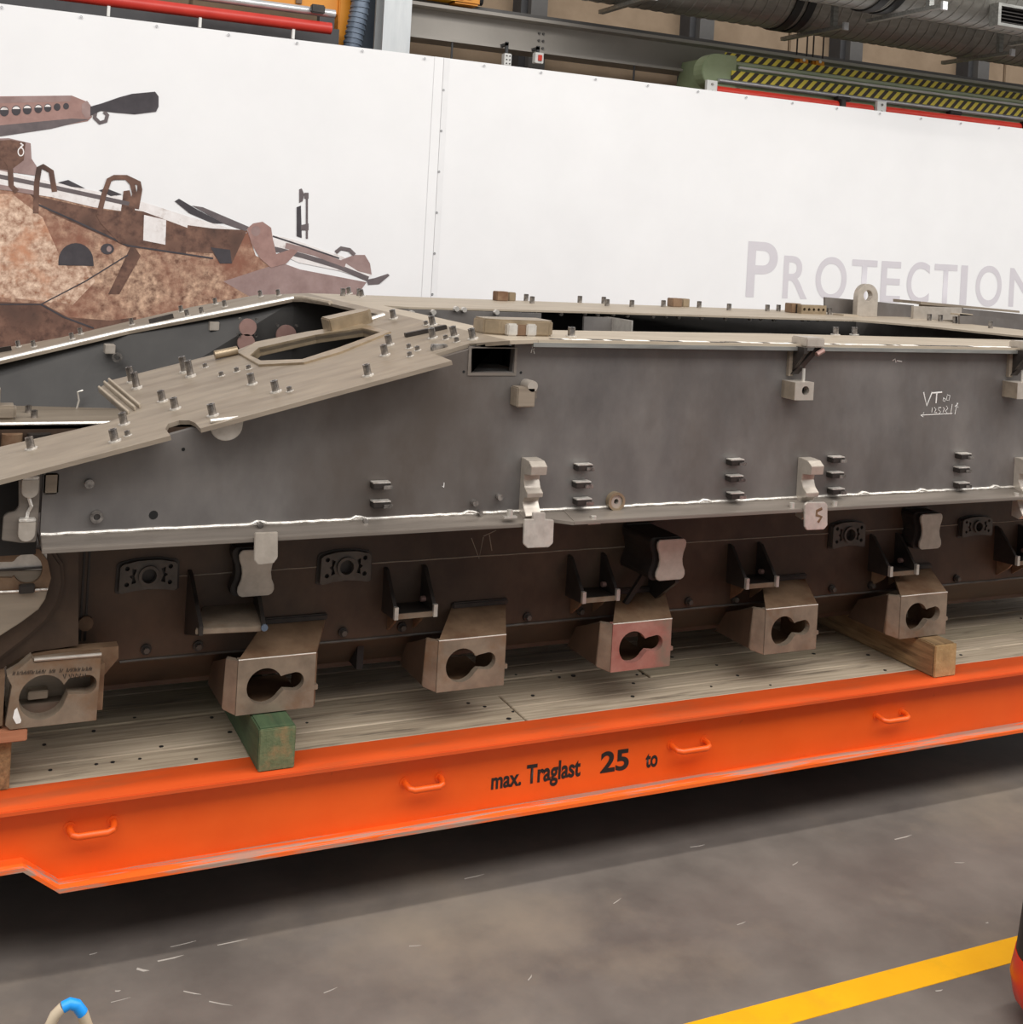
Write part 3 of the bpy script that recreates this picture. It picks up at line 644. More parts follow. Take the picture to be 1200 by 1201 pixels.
# chalk writing
def strokes(lines, fn, r, m, nm='chalk_marking'):
    b_ = MB()
    for l in lines: b_.tube(px(fn, l), r, 5, flat=.35)
    b_.build(nm, m, hull)
fS = lambda u, v: atY(u, v, YS-.001)
strokes([[(1083.5, 460), (1087, 476), (1093.5, 460)], [(1094, 461), (1105, 460)], [(1099, 461), (1098, 473)]], fS, .004, 'chalk')
strokes([[(1107, 466), (1106, 470), (1108, 471), (1109, 468), (1107, 467)], [(1111, 464), (1110, 469), (1113, 470), (1114.5, 464), (1111, 463)],
         [(1093.5, 478), (1093, 484)], [(1096, 478), (1098, 480), (1096, 484), (1099, 484)], [(1104, 478), (1101, 478), (1101, 481), (1103.5, 483), (1101, 486)], [(1106, 478), (1108, 479), (1106, 484)], [(1110, 476), (1112, 479), (1109, 482), (1112, 486)], [(1117, 474), (1115, 486)], [(1124, 473), (1120, 477), (1124, 478), (1123, 472), (1120, 486)],
         [(1117, 485), (1080, 487), (1084, 484)], [(1080, 487), (1083, 489)]], fS, .0018, 'chalk')
strokes([[(624.5, 405), (624, 410), (627, 409)], [(625, 405), (623, 414)], [(626, 411), (627, 415)], [(521, 566), (520.5, 572), (519, 570)]], fS, .002, 'chalk')
strokes([[(1047, 423), (1050, 421), (1051, 425)], [(1052, 423), (1058, 424)]], fS, .003, 'chalk')
fW = lambda u, v: atY(u, v, YW-.001)
strokes([[(553, 631), (562, 655), (567, 630)], [(567, 629), (582, 622)], [(574, 627), (577, 646)]], fW, .0025, 'faint_chalk')
# ------- running gear mounting blocks with keyhole slots
def keyhole(cx, cz, R, r, dx, dz, y, a0=28):
    pts = [(cx+R*math.cos(math.radians(q)), cz+R*math.sin(math.radians(q))) for q in range(a0, 361-a0, 12)]
    lx, lz = cx+dx, cz+dz
    pts += [(cx+R*1.08, lz-r*.82), (cx+R*1.22, lz-r*.86)]+[(lx+r*math.cos(math.radians(q)), lz+r*math.sin(math.radians(q))) for q in range(-110, 111, 20)]+[(cx+R*1.22, lz+r*.86), (cx+R*1.08, lz+r*.82)]
    return [Vector((x, y, z)) for x, z in pts]
BT, BB = H-1.752, H-1.976
for k in range(5):
    x0 = 1.148+.8685*k; x1 = x0+.322
    fm = 'block_red' if k == 2 else 'block_steel'
    blk = MB().plate([(x0, YB, BB+.0), (x1, YB, BB), (x1, YB, BT), (x0, YB, BT)], [keyhole(x0+.113, H-1.868, .074, .038, .125, .008, YB)], (0, .035, 0)).build('mounting_block', fm, hull, bevel=.0025)
    MB().hexa([(x0-.0005, YB+.001, BB), (x0-.0005, YB+.035, BB), (x0-.04, YB+.08, BB+.012), (x0-.045, YB+.055, BB+.012)], [(x0-.0005, YB+.001, BT), (x0-.0005, YB+.035, BT), (x0-.03, YB+.08, BT-.004), (x0-.04, YB+.05, BT-.004)]).build('block_chamfer', 'block_steel', blk, bevel=.003)
    MB().hexa([(x0-.041, YB+.0555, BB+.013), (x0-.012, YB+.08, BB+.013), (x0-.012, YW+.1, BB+.013), (x0-.045, YW+.1, BB+.013)], [(x0-.038, YB+.0555, BT-.006), (x0-.012, YB+.08, BT-.006), (x0-.012, YW+.02, BT-.09), (x0-.045, YW+.02, BT-.09)]).build('block_flank', 'lower_steel', blk)  # darker steel than the front: the flank's shadow is in its colour
    MB().prism([(x1, YB+.012, BB), (x1-.03, YB+.036, BB), (x1-.03, YW, BB), (x1+.015, YW, BB), (x1+.015, YB+.03, BB)], (0, 0, BT-BB-.01)).build('block_flank', 'rust_top', blk)
    MB().box(x0-.01, x1-.03, YB+.036, YW+.12, BB+.002, BB+.012).build('block_floor', 'rust_top', blk)
    MB().prism([(x0+.0, YB+.003, BT), (x1, YB+.003, BT), (x0+.43, YW, BT+.062), (x0+.158, YW, BT+.062)], (0, 0, -.02)).build('block_top', 'rust_top', blk)
    MB().tube([(x0, YB+.002, BT), (x1, YB+.002, BT)], .0035, 6).build('edge_highlight_bead', 'ground_steel', blk)  # pale bead imitating a highlight along the front top edge
    MB().box(x0+.155, x0+.435, YW-.02, YW+.005, BT+.055, BT+.085).build('weld_bead', 'bracket_dark', blk, bevel=.006)
    MB().box(x1, x1+.016, YB+.005, YB+.03, BB+.07, BB+.09).build('lock_tab', fm, blk)
# U-shaped stop brackets
for k in range(5):
    x0 = 1.835+.925*k; x1 = x0+.182
    z = [H-1.485, H-1.62, H-1.672, H-1.75]
    b_ = None
    for j, x in enumerate((x0, x1)):
        m_ = MB().prism([(x, YW, z[0]), (x, YW-.03, z[0]-.005), (x, 4.945, z[1]), (x, 4.93, z[2]+.01), (x, 4.945, z[2]), (x, YW, z[2]-.01)], (.016, 0, 0))
        if j == 0: b_ = m_.build('stop_bracket', 'bracket_dark', hull)
        else: m_.build('cheek_plate', 'bracket_dark', b_)
        MB().box(x-.001, x+.017, 4.926, 4.944, z[2]+.002, z[1]+.004).build('cheek_edge', 'bright_steel', b_)
    MB().prism([(x0+.017, YW, z[2]-.005), (x0+.017, 4.95, z[2]-.002), (x0+.017, 4.95, z[2]+.022), (x0+.017, YW, z[2]+.02)], (x1-x0-.018, 0, 0)).build('shelf', 'bracket_dark', b_)
    MB().box(x0+.018, x1-.001, 4.942, 4.95, z[2]-.001, z[2]+.022).build('shelf_edge', 'block_steel', b_)
    for x in (x0+.03, x1-.03):
        MB().prism([(x, YW, z[2]-.01), (x, 4.99, z[2]-.006), (x, 5.02, z[2]-.04), (x, YW, z[3]-.02)], (.012, 0, 0)).build('rib', 'rust_top', b_)
    p = Vector((x0+.02, YW-.05, z[2]+.03))
    MB().cyl((x1+.0, YW-.06, z[2]+.05), (x1-.02, YW-.06, z[2]+.05), .013, 10).build('pin', 'copper_face', b_)
# wide shelf bracket beside the second block
P5 = lambda u, v: atY(u, v, 4.82)
a, b = P5(232, 745), P5(306, 752); zt = P5(232, 738).z
ws = MB().prism([(a.x-.01, 4.82, zt), (b.x, 4.82, zt-.01), (b.x+.07, YW, zt), (a.x+.07, YW, zt)], (0, 0, -.022)).build('shelf_bracket', 'block_steel', hull, bevel=.003)
MB().prism([(a.x, 4.80, zt+.015), (a.x, 4.80, zt-.02), (a.x, YW, zt-.11), (a.x, YW, zt+.16), (a.x, YW-.05, zt+.15)], (.016, 0, 0)).build('cheek_plate', 'bracket_dark', ws)
MB().prism([(b.x, 4.81, zt-.005), (b.x, 4.81, zt-.025), (b.x+.03, YW, zt-.1), (b.x+.03, YW, zt+.1)], (.016, 0, 0)).build('cheek_plate', 'bracket_dark', ws)
MB().cyl((b.x+.008, 4.802, zt-.012), (b.x+.008, 4.81, zt-.012), .014, 10).build('cheek_edge', 'hose_blue', ws)
# ports: arched plate with centre ring, corner holes and kidney slots
def port(u0, u1, vt, vb, front=.03):
    a = W(u0, vb); b = W(u1, vb); zt = W((u0+u1)/2, vt).z; zb = W((u0+u1)/2, vb).z
    w = (b.x-a.x)/2; cx = (a.x+b.x)/2; h = (zt-zb); y = YW-front; cz = (zt+zb)/2+h*.02
    out = [(cx-w, y, zb+h*.05), (cx-w*.9, y, zb), (cx-w*.5, y, zb+h*.06), (cx, y, zb+h*.09), (cx+w*.5, y, zb+h*.06), (cx+w*.9, y, zb), (cx+w, y, zb+h*.05), (cx+w*.98, y, zt-h*.18), (cx+w*.88, y, zt-h*.1), (cx+w*.4, y, zt-.01*h), (cx, y, zt), (cx-w*.4, y, zt-.01*h), (cx-w*.88, y, zt-h*.1), (cx-w*.98, y, zt-h*.18)]
    r0 = min(h*.24, w*.3)
    hs = [arc(cx, cz, r0*.95, 0, 360, 16, y)[:-1]]
    for sx in (-1, 1):
        for sz in (-1, 1): hs.append(arc(cx+sx*w*.74, cz+sz*h*.25, h*.075, 0, 360, 8, y)[:-1])
        hs.append([Vector((cx+sx*w*q, y, cz+h*e)) for q, e in [(.42, .2), (.58, .25), (.56, .06), (.66, -.0), (.56, -.08), (.58, -.25), (.42, -.2), (.5, 0)]])
    o = MB().plate(out, hs, (0, front, 0)).build('port_plate', 'cast_plate', hull)
    MB().ring((cx, y, cz), (0, -1, 0), r0*1.32, r0*.95, .012, 18).build('port_ring', 'cast_plate', o, smooth=True)
    MB().box(cx-w*.95, cx+w*.95, YW-.004, YW+.002, zb+h*.02, zt-h*.05).build('port_back', 'dark_hole', o)
    e = 1.1
    MB().prism([Vector((cx+(p[0]-cx)*e, YW-.006, cz+(p[2]-cz)*e)) for p in out], (0, .006, 0)).build('port_weld', 'bracket_dark', o)
port(138, 206, 655, 692); port(373, 432, 645, 682); port(972, 1010, 611, 641); port(1124, 1159, 605, 628)
# hourglass bump stops
def stop(u0, u1, vt, vb, yf, uw, cover=False):
    f = lambda u, v: atY(u, v, yf)
    a, b = f(u0, vb), f(u1, vb); cx = (a.x+b.x)/2; w = (b.x-a.x)/2; zb = a.z; zt = f((u0+u1)/2, vt).z; h = zt-zb
    half = [(.72, 0), (.92, .04), (1, .12), (.98, .22), (.84, .35), (.78, .5), (.84, .66), (.97, .8), (1, .9), (.94, .97), (.8, 1)]
    pr = [(cx+w*q, zb+h*t) for q, t in half]+[(cx-w*q, zb+h*t) for q, t in half[::-1]]
    o = MB().prism([(x, yf+.012, z) for x, z in pr], (0, YW-yf-.012, 0)).build('bump_stop', 'bracket_dark', hull)
    MB().prism([(cx+(x-cx)*1.22, YW-.016, (zb+zt)/2+(z-(zb+zt)/2)*1.12) for x, z in pr], (0, .016, 0)).build('stop_flange', 'bracket_dark', o)
    MB().prism([(x, yf, z) for x, z in pr], (0, .0118, 0)).build('stop_face', 'ground_steel', o, bevel=.003)
    e = 1.12
    MB().prism([(cx+(x-cx)*e-.012, yf+.03, (zb+zt)/2+(z-(zb+zt)/2)*1.05) for x, z in pr], (0, YW-yf-.045, 0)).build('stop_sleeve', 'bracket_dark', o, bevel=.004)
stop(278, 321, 645, 701, 4.99, 268)
stop(769, 803, 633, 682, 4.80, 733)
stop(1078, 1104, 603, 645, 4.97, 1066)
a = W(742, 690)
MB().prism([(3.22, YW, H-1.60), (3.22, 4.86, H-1.565), (3.22, 4.86, H-1.585), (3.22, YW, H-1.76)], (.02, 0, 0)).build('stop_gusset', 'bracket_dark', hull)
MB().prism([(3.12, 4.99, H-1.57), (3.16, 4.99, H-1.57), (3.05, 5.0, H-1.72), (3.03, 5.0, H-1.71)], (0, .02, 0)).build('stop_gusset', 'bracket_dark', hull)
# bolts along the tub edge
for u, v in [(171, 761), (232, 757), (402, 741), (471, 735), (618, 723), (680, 716), (807, 705), (861, 702), (975, 690), (1021, 686), (1121, 678)]:
    p = W(u, v); o = MB().cyl(p, p+Vector((0, -.012, 0)), .022, 12).build('edge_bolt', 'bracket_dark', hull, smooth=True)
    MB().cyl(p+Vector((0, -.012, 0)), p+Vector((0, -.03, 0)), .013, 6).build('bolt_head', 'cast_plate', o)

# ------- front end: hook plate, final drive carrier, first block
fb = [(22, 565), (24, 557), (47, 553), (47, 560), (46, 592), (44, 617), (42, 636), (25, 637), (2, 634), (4, 606), (9, 602), (18, 600), (22, 594)]
tp = MB().prism(px(lambda u, v: atY(u, v, YS-.02), fb), (0, .025, 0)).build('front_hook_plate', 'ledge_steel', hull, bevel=.003)
for (u0, u1, vt, vb) in [(26, 46, 563, 585), (22, 42, 613, 636)]:
    f = lambda u, v: atY(u, v, YS-.05)
    a, b = f(u0, vt), f(u1, vt); r = (b.x-a.x)/2; cx = (a.x+b.x)/2; zt = a.z; zb = f(u0, vb).z
    MB().prism([(a.x, a.y, zt), (b.x, a.y, zt)]+[(cx+r*math.cos(math.radians(q)), a.y, zb+r+r*math.sin(math.radians(q))) for q in range(0, -181, -20)], (0, .03, 0)).build('tab', 'ground_steel', tp, bevel=.004)
    MB().box(a.x, b.x, a.y-.002, a.y+.03, zt, zt+.012).build('weld_bead', 'weld', tp, bevel=.003)
p = atY(33, 600, YS-.024); MB().tube([p+Vector((0, 0, .05)), p+Vector((.01, -.004, .02)), p, p+Vector((-.005, -.004, -.03)), p+Vector((.004, 0, -.06))], .007, 6).build('weld_bead', 'weld', tp)
# carrier: dark casing, ring, disc with keyhole and lower pale face
YC = 4.84
fC = lambda y: (lambda u, v: atY(u, v, y))
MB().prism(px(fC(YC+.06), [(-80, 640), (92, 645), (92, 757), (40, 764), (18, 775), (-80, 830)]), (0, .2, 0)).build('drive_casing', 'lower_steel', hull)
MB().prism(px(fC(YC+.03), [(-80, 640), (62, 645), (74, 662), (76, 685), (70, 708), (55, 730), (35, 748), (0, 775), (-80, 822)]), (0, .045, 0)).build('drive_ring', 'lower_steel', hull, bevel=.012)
slot = [(-80, 661), (14, 659)]+[(32+18*math.cos(math.radians(q)), 667+18*math.sin(math.radians(q))) for q in range(210, 511, 20)]+[(14, 678), (-80, 676)]
disc = [(-80, 638), (46, 644), (56, 658), (60, 678), (56, 691)]
MB().prism(px(fC(YC), [(-80, 638), (46, 644), (56, 658), (60, 678), (56, 692), (-80, 697), (-80, 676.5)]+[q for q in slot[::-1] if q[0] > -70]+[(-80, 660)]), (0, .02, 0)).build('drive_disc', 'rust_top', hull)
MB().prism(px(fC(YC+.021), [(-80, 658), (55, 646), (55, 668), (-80, 670)]), (0, .008, 0)).build('slot_back', 'bright_steel', hull)
MB().prism(px(fC(YC+.021), [(-80, 671), (55, 669), (55, 688), (-80, 690)]), (0, .008, 0)).build('slot_back', 'plate_steel', hull)
MB().box(-.5, atY(49, 670, YC+.02).x, YC+.008, YC+.0205, atY(30, 667, YC).z-.006, atY(30, 667, YC).z).build('slot_lip', 'bracket_dark', hull)
lo = [(-80, 697), (56, 692), (53, 703), (45, 715), (25, 730), (0, 746), (-80, 790)]
MB().prism(px(fC(YC-.012), lo), (0, .04, 0)).build('drive_lower_face', 'plate_steel', hull, bevel=.003)
MB().tube(px(fC(YC-.014), [(-80, 698), (22, 693.5)]), .005, 6).build('weld_seam', 'weld', hull)
MB().tube(px(fC(YC-.014), [(41, 692), (56, 691)]), .005, 6).build('weld_seam', 'weld', hull)
a, b = atY(22, 697, YC-.03), atY(41, 686, YC-.03); MB().box(a.x, b.x, YC-.03, YC, a.z, b.z).build('clip', 'bracket_dark', hull, bevel=.003)
# first block, larger, open slot
Y1 = 4.80; f1 = fC(Y1)
o1 = px(f1, [(6, 851), (12, 856), (113, 845), (119, 768), (40, 777), (37, 772), (22, 785), (8, 793), (14, 805)])
kc = f1(50, 818); kh = keyhole(kc.x, kc.z, .083, .036, .155, .032, Y1)
bf = MB().plate(o1, [kh], (0, .07, 0)).build('front_mounting_block', 'block_steel', hull, bevel=.003)
MB().tube(px(fC(Y1+.0), [(40, 774), (119, 767.5)]), .007, 8).build('weld_bead', 'ground_steel', bf, smooth=True)
w1 = px(fC(Y1+.09), [(30, 770), (60, 764), (139, 758), (139, 772), (122, 792), (115, 835), (30, 840)])
MB().prism(w1[:5]+[w1[4]+Vector((-.1, 0, 0))], (0, .06, 0)).build('rear_wing', 'rust_top', bf)
MB().box(f1(112, 800).x, f1(124, 800).x, Y1+.05, YW, f1(60, 845).z, f1(60, 790).z).build('block_flank', 'rust_top', bf)
MB().box(f1(-25, 800).x, f1(6, 800).x, Y1+.02, YW, f1(10, 853).z, f1(10, 795).z).build('block_flank', 'rust_top', bf)
MB().box(f1(10, 800).x, f1(112, 800).x, Y1+.1, YW, f1(60, 850).z, f1(60, 835).z).build('block_floor', 'plate_steel', bf)
MB().box(f1(10, 800).x, f1(112, 800).x, Y1+.16, Y1+.18, f1(60, 850).z, f1(60, 780).z).build('block_web', 'plate_steel', bf)
MB().box(f1(36, 800).x, f1(60, 800).x, Y1+.1, Y1+.15, f1(45, 832).z, f1(45, 822).z).build('inner_pad', 'roof_steel', bf, bevel=.003)
MB().box(f1(95, 700).x, f1(144, 700).x, YW-.16, YW-.1, W(110, 757).z, W(110, 752).z+.01).build('weld_bead', 'bracket_dark', bf, bevel=.006)
MB().prism(px(fC(Y1-.0012), [(17, 833), (20, 830), (25, 845), (24, 848), (19, 849), (15, 842)]), (0, .001, 0)).build('paint_drip', 'chalk', bf)
wr = MB(); u = 15
while u < 108:
    wr.tube(px(fC(Y1-.001), [(u, 793-u*.06), (u+1, 788-u*.06), (u+2, 793-u*.06), (u+random.uniform(2.5, 4.5), 789-u*.06+random.uniform(-1, 1))]), .0016, 4, flat=.3); u += random.choice([4, 4, 5, 8])
for u in (74, 81, 86, 91, 97):
    wr.tube(px(fC(Y1-.001), [(u, 791), (u+2, 796), (u+3.5, 790)]), .0016, 4, flat=.3)
wr.build('handwriting', 'bracket_dark', bf)
# vertical seams of the tub wall near the front
for u in (98, 104):
    a = W(u, 650); MB().box(a.x, a.x+.008, YW-.004, YW, ZLB+.1, ZW-.05).build('weld_line', 'bracket_dark', hull)
p = W(100, 730); MB().cyl(p, p+Vector((0, -.02, 0)), .03, 10).build('rust_stub', 'rust_top', hull)

#@@BANNER
# ------------------------------------------------------------------ banners
fB = lambda d: (lambda u, v: atY(u, v, YBAN-d))
zt_ = atY(400, 53, YBAN).z; xs_ = atY(516, 150, YBAN).x; ZB0 = .25
def banner(name, label, xa, xb):
    o = thing(name, label, 'banner', ((xa+xb)/2, YBAN, ZB0))
    n = 40; vs = []; fs = []
    bmk = MB(); top = []; bot = []
    for i in range(n+1):
        x = xa+(xb-xa)*i/n
        yw = YBAN+.0008*math.sin(x*2.1)
        vs += [(x, yw, ZB0), (x, yw, zt_), (x, yw+.008, zt_), (x, yw+.008, ZB0)]
    for i in range(n):
        for k in range(4): fs.append((i*4+k, i*4+4+k, i*4+4+(k+1) % 4, i*4+(k+1) % 4))
    fs += [(0, 1, 2, 3), (n*4, n*4+1, n*4+2, n*4+3)]
    bmk.add(vs, fs); bmk.build('fabric', 'banner_fabric', o, smooth=True)
    return o
b1 = banner('printed_banner', 'white banner printed with a camouflaged armoured vehicle on the left', -4.5, xs_-.0015)
b2 = banner('printed_banner', 'white banner with large grey Protection lettering on the right', xs_+.0015, 14.5)
eye = MB().ring((0, 0, 0), (0, -1, 0), .011, .005, .004, 10).mesh('eyelet', 'eyelet')
z = zt_-.3
while z > 1.5:
    inst('eyelet', eye, b2, (xs_+.012, YBAN-.008, z)); z -= .38
x = -1.5
while x < 14.4:
    if abs(x-xs_) > .1: inst('eyelet', eye, b1 if x < xs_ else b2, (x, YBAN-.012, zt_-.03))
    x += .6
hem = MB().box(xs_-.09, xs_-.002, YBAN-.006, YBAN-.003, ZB0, zt_).build('hem', 'banner_fabric', b1)
hem = MB().box(xs_+.002, xs_+.06, YBAN-.006, YBAN-.003, ZB0, zt_).build('hem', 'banner_seam', b2)
# lettering
def capletter(ch, u0, u1, zb, zt):
    v = 320; a = atY(u0, v, YBAN-.009).x; b = atY(u1, v, YBAN-.009).x
    add_text(b2, 'lettering', ch, 'print_letters', a, b, zb, zt, YBAN-.0025, bold=.012)
zb_ = H-.458
ztP = atY(877+5, 283, YBAN).z; ztc = atY(1000, 304, YBAN).z
capletter('P', 876.5, 912, zb_, ztP)
S_ = 850; k_ = 350/1200
for ch, a, b in [('R', 238, 338), ('O', 369, 494), ('T', 513, 615), ('E', 632, 712), ('C', 737, 828), ('T', 846, 938), ('I', 953, 980), ('O', 1014, 1119), ('N', 1150, 1258)]:
    capletter(ch, S_+a*k_, S_+b*k_, zb_-(.012 if ch in 'OC' else 0), ztc+(.012 if ch in 'OC' else 0))
# printed vehicle: flat ink shapes on the cloth, each a layer
INK = [0]
def ink(nm, m, pts, lay):
    INK[0] += 1
    MB().prism(px(fB(.0025+.0008*lay+.000016*(INK[0] % 40)), pts), (0, .0006, 0)).build(nm, m, b1)
def inkline(nm, m, pts, r, lay): MB().tube(px(fB(.0028+.0008*lay), pts), r, 6, flat=.012).build(nm, m, b1)
ink('print_hull_side', 'print_camo', [(-60, 215), (0, 218), (30, 222), (110, 243), (160, 250), (220, 266), (290, 270), (300, 300), (345, 318), (400, 332), (420, 345), (400, 420), (-60, 420)], 0)
ink('print_pale_patch', 'print_camo_pale', [(-60, 225), (15, 228), (50, 255), (70, 300), (90, 330), (60, 355), (20, 350), (-60, 345)], 1)
ink('print_pale_patch', 'print_camo_pale', [(70, 318), (100, 310), (112, 330), (85, 358), (60, 352)], 2)
ink('print_shade', 'print_mauve', [(262, 330), (330, 308), (352, 316), (430, 331), (420, 345), (395, 360), (300, 352)], 1)
ink('print_shade', 'print_camo_dark', [(-60, 352), (50, 356), (80, 372), (130, 376), (160, 372), (150, 420), (-60, 420)], 2)
ink('print_shade', 'print_camo_dark', [(35, 228), (110, 245), (165, 250), (180, 290), (150, 290), (110, 272), (60, 250)], 1)
ink('print_shade', 'print_camo_dark', [(155, 285), (165, 300), (140, 345), (127, 345), (140, 318)], 3)
ink('print_snow_edge', 'print_snow', [(-60, 190), (0, 200), (60, 213), (120, 226), (165, 236), (215, 252), (250, 262), (290, 273), (280, 276), (220, 268), (190, 258), (160, 250), (110, 243), (60, 231), (0, 222), (-60, 215)], 3)
inkline('print_rail', 'print_grey', [(-60, 198), (0, 207), (60, 219), (115, 231), (160, 241)], .02, 5)
inkline('print_rail', 'print_mauve', [(-60, 212), (0, 219), (40, 226)], .02, 5)
ink('print_box', 'print_camo_dark', [(150, 245), (168, 248), (222, 268), (218, 298), (150, 288), (140, 270)], 4)
ink('print_lamp', 'print_snow', [(169, 252), (195, 258), (194, 287), (168, 282)], 6)
ink('print_box', 'print_camo_dark', [(220, 264), (250, 268), (290, 270), (276, 300), (272, 309), (258, 309), (250, 297), (218, 295)], 3)
ink('print_box', 'print_black', [(247, 290), (270, 293), (272, 309), (258, 309)], 5)
ink('print_half_disc', 'print_black', [(68.5, 311)]+[(89+20.5*math.cos(math.radians(q)), 306-21*math.sin(math.radians(q))) for q in range(180, -1, -15)]+[(110, 312)], 4)
ink('print_small_port', 'print_black', [(126+8*math.cos(q*.52), 292+6.5*math.sin(q*.52)) for q in range(12)], 4)
ink('print_small_port', 'print_mauve', [(128+3*math.cos(q*.52), 292+3.5*math.sin(q*.52)) for q in range(12)], 5)
inkline('print_joint', 'print_black', [(150, 299), (100, 330), (48, 357), (-60, 357)], .006, 4)
inkline('print_joint', 'print_black', [(45, 240), (90, 260), (150, 288), (250, 303)], .008, 4)
inkline('print_joint', 'print_black', [(48, 357), (75, 372), (110, 385)], .008, 4)
inkline('print_hoop', 'print_camo_dark', [(42, 250), (43, 215), (46, 197), (50, 195), (60, 201), (64, 225)], .024, 6)
inkline('print_hoop', 'print_camo_dark', [(-10, 175), (5, 182), (12, 195), (13, 218), (20, 225)], .024, 6)
inkline('print_hoop', 'print_camo_dark', [(116, 252), (122, 228), (128, 211), (134, 208), (148, 208), (155, 215), (158, 228), (148, 262), (144, 280)], .024, 7)
inkline('print_hoop', 'print_camo_dark', [(148, 208), (163, 215), (164, 222), (160, 245)], .024, 6)
ink('print_bracket', 'print_camo_dark', [(145, 224), (152, 223), (158, 245), (168, 290), (140, 285), (118, 262), (112, 250), (140, 262)], 5)
ink('print_barrel_box', 'print_pink', [(-60, 115), (0, 113), (84, 112), (104, 120), (108, 137), (103, 142), (60, 150), (0, 160), (-60, 172)], 1)
ink('print_barrel_shade', 'print_grey', [(-60, 152), (0, 147), (84, 139), (105, 140), (60, 151), (0, 160), (-60, 172)], 2)
ink('print_barrel_shade', 'print_mauve', [(-60, 115), (0, 114), (84, 112), (82, 119), (0, 121), (-60, 123)], 2)
for k, (u, v, r) in enumerate([(5, 130.5, 6), (19, 129.5, 6), (32, 128.5, 5.8), (45, 127.5, 5.2), (56, 126.5, 4.8), (67, 125.5, 4.4), (77.5, 124.5, 3.8), (-9, 131.5, 6)]):
    ink('print_round_hole', 'print_black', [(u+r*.9*math.cos(q*.45), v+r*math.sin(q*.45)) for q in range(14)], 4)
    if k < 5: ink('print_round_gap', 'print_snow', [(u+r*.8*math.cos(math.radians(q)), v-r*.8*math.sin(math.radians(q))) for q in range(20, 161, 20)], 5)
ink('print_muzzle', 'print_mauve', [(96, 122), (102, 118), (108, 126), (108, 136), (101, 139), (96, 132)], 3)
ink('print_muzzle_brake', 'print_black', [(106, 125), (120, 121), (140, 114), (155, 110), (182, 107.5), (186, 113), (186, 125), (183, 131), (158, 134), (135, 132), (118, 130), (106, 136)], 4)
inkline('print_ring', 'print_grey', [(112, 131), (111, 138), (117, 144), (124, 142), (126, 135), (122, 131)], .018, 4)
ink('print_mount', 'print_mauve', [(-60, 165), (10, 162), (36, 168), (37, 186), (43, 195), (42, 206), (20, 203), (-60, 195)], 1)
ink('print_mount', 'print_camo_dark', [(-60, 168), (12, 164), (30, 167), (28, 188), (12, 200), (-60, 192)], 2)
inkline('print_ring', 'print_snow', [(24, 168), (27, 170), (24, 173)], .008, 5)
ink('print_ring', 'print_snow', [(24.5+4*math.cos(q*.52), 178+5.5*math.sin(q*.52)) for q in range(12)], 5)
ink('print_ring', 'print_camo_dark', [(24.5+2.6*math.cos(q*.52), 178+4*math.sin(q*.52)) for q in range(12)], 6)
ink('print_hatch', 'print_black', [(205, 236), (210, 233), (230, 245), (262, 262), (250, 262), (222, 250)], 5)
ink('print_hatch', 'print_grey', [(225, 241), (238, 243), (292, 266), (288, 271), (262, 262)], 4)
ink('print_hatch', 'print_black', [(68, 214), (80, 211), (100, 221), (84, 219)], 6)
ink('print_hatch', 'print_black', [(116, 223), (125, 221), (143, 228), (130, 230)], 6)
ink('print_crank', 'print_pink', [(290, 268), (297, 262), (308, 260), (318, 267), (320, 280), (324, 298), (342, 292), (350, 294), (336, 309), (318, 314), (305, 303), (295, 286)], 6)
ink('print_crank_eye', 'print_mauve', [(300+5.5*math.cos(q*.52), 271+6*math.sin(q*.52)) for q in range(12)], 7)
ink('print_snow_edge', 'print_snow', [(318, 275), (345, 281), (375, 292), (400, 300), (425, 312), (436, 322), (430, 328), (400, 318), (350, 308), (325, 296)], 4)
inkline('print_rail', 'print_grey', [(322, 292), (355, 300), (395, 312), (432, 327)], .025, 5)
inkline('print_rail', 'print_mauve', [(335, 288), (370, 297), (405, 311)], .03, 5)
inkline('print_rail', 'print_black', [(320, 277), (360, 290), (398, 303)], .008, 6)
ink('print_sheen', 'print_mauve', [(400, 305), (415, 299), (428, 299), (434, 309), (436, 322), (420, 318)], 6)
inkline('print_hook', 'print_grey', [(394, 296), (400, 291), (410, 293), (416, 299)], .02, 6)
ink('print_hook', 'print_grey', [(430, 328), (440, 326), (455, 321), (457, 323), (445, 333), (432, 334)], 6)
ink('print_mirror', 'print_black', [(348, 243), (353, 241), (354, 279), (348, 277)], 4)
ink('print_mirror', 'print_grey', [(351, 222), (354, 221), (357, 228), (355, 236), (351, 238)], 4)
inkline('print_mirror', 'print_grey', [(360, 228), (360, 280)], .011, 4)
ink('print_mirror', 'print_grey', [(357, 226), (362, 226), (362, 233), (357, 233)], 5)
ink('print_mirror', 'print_grey', [(353, 264), (362, 262), (362, 270), (353, 270)], 5)

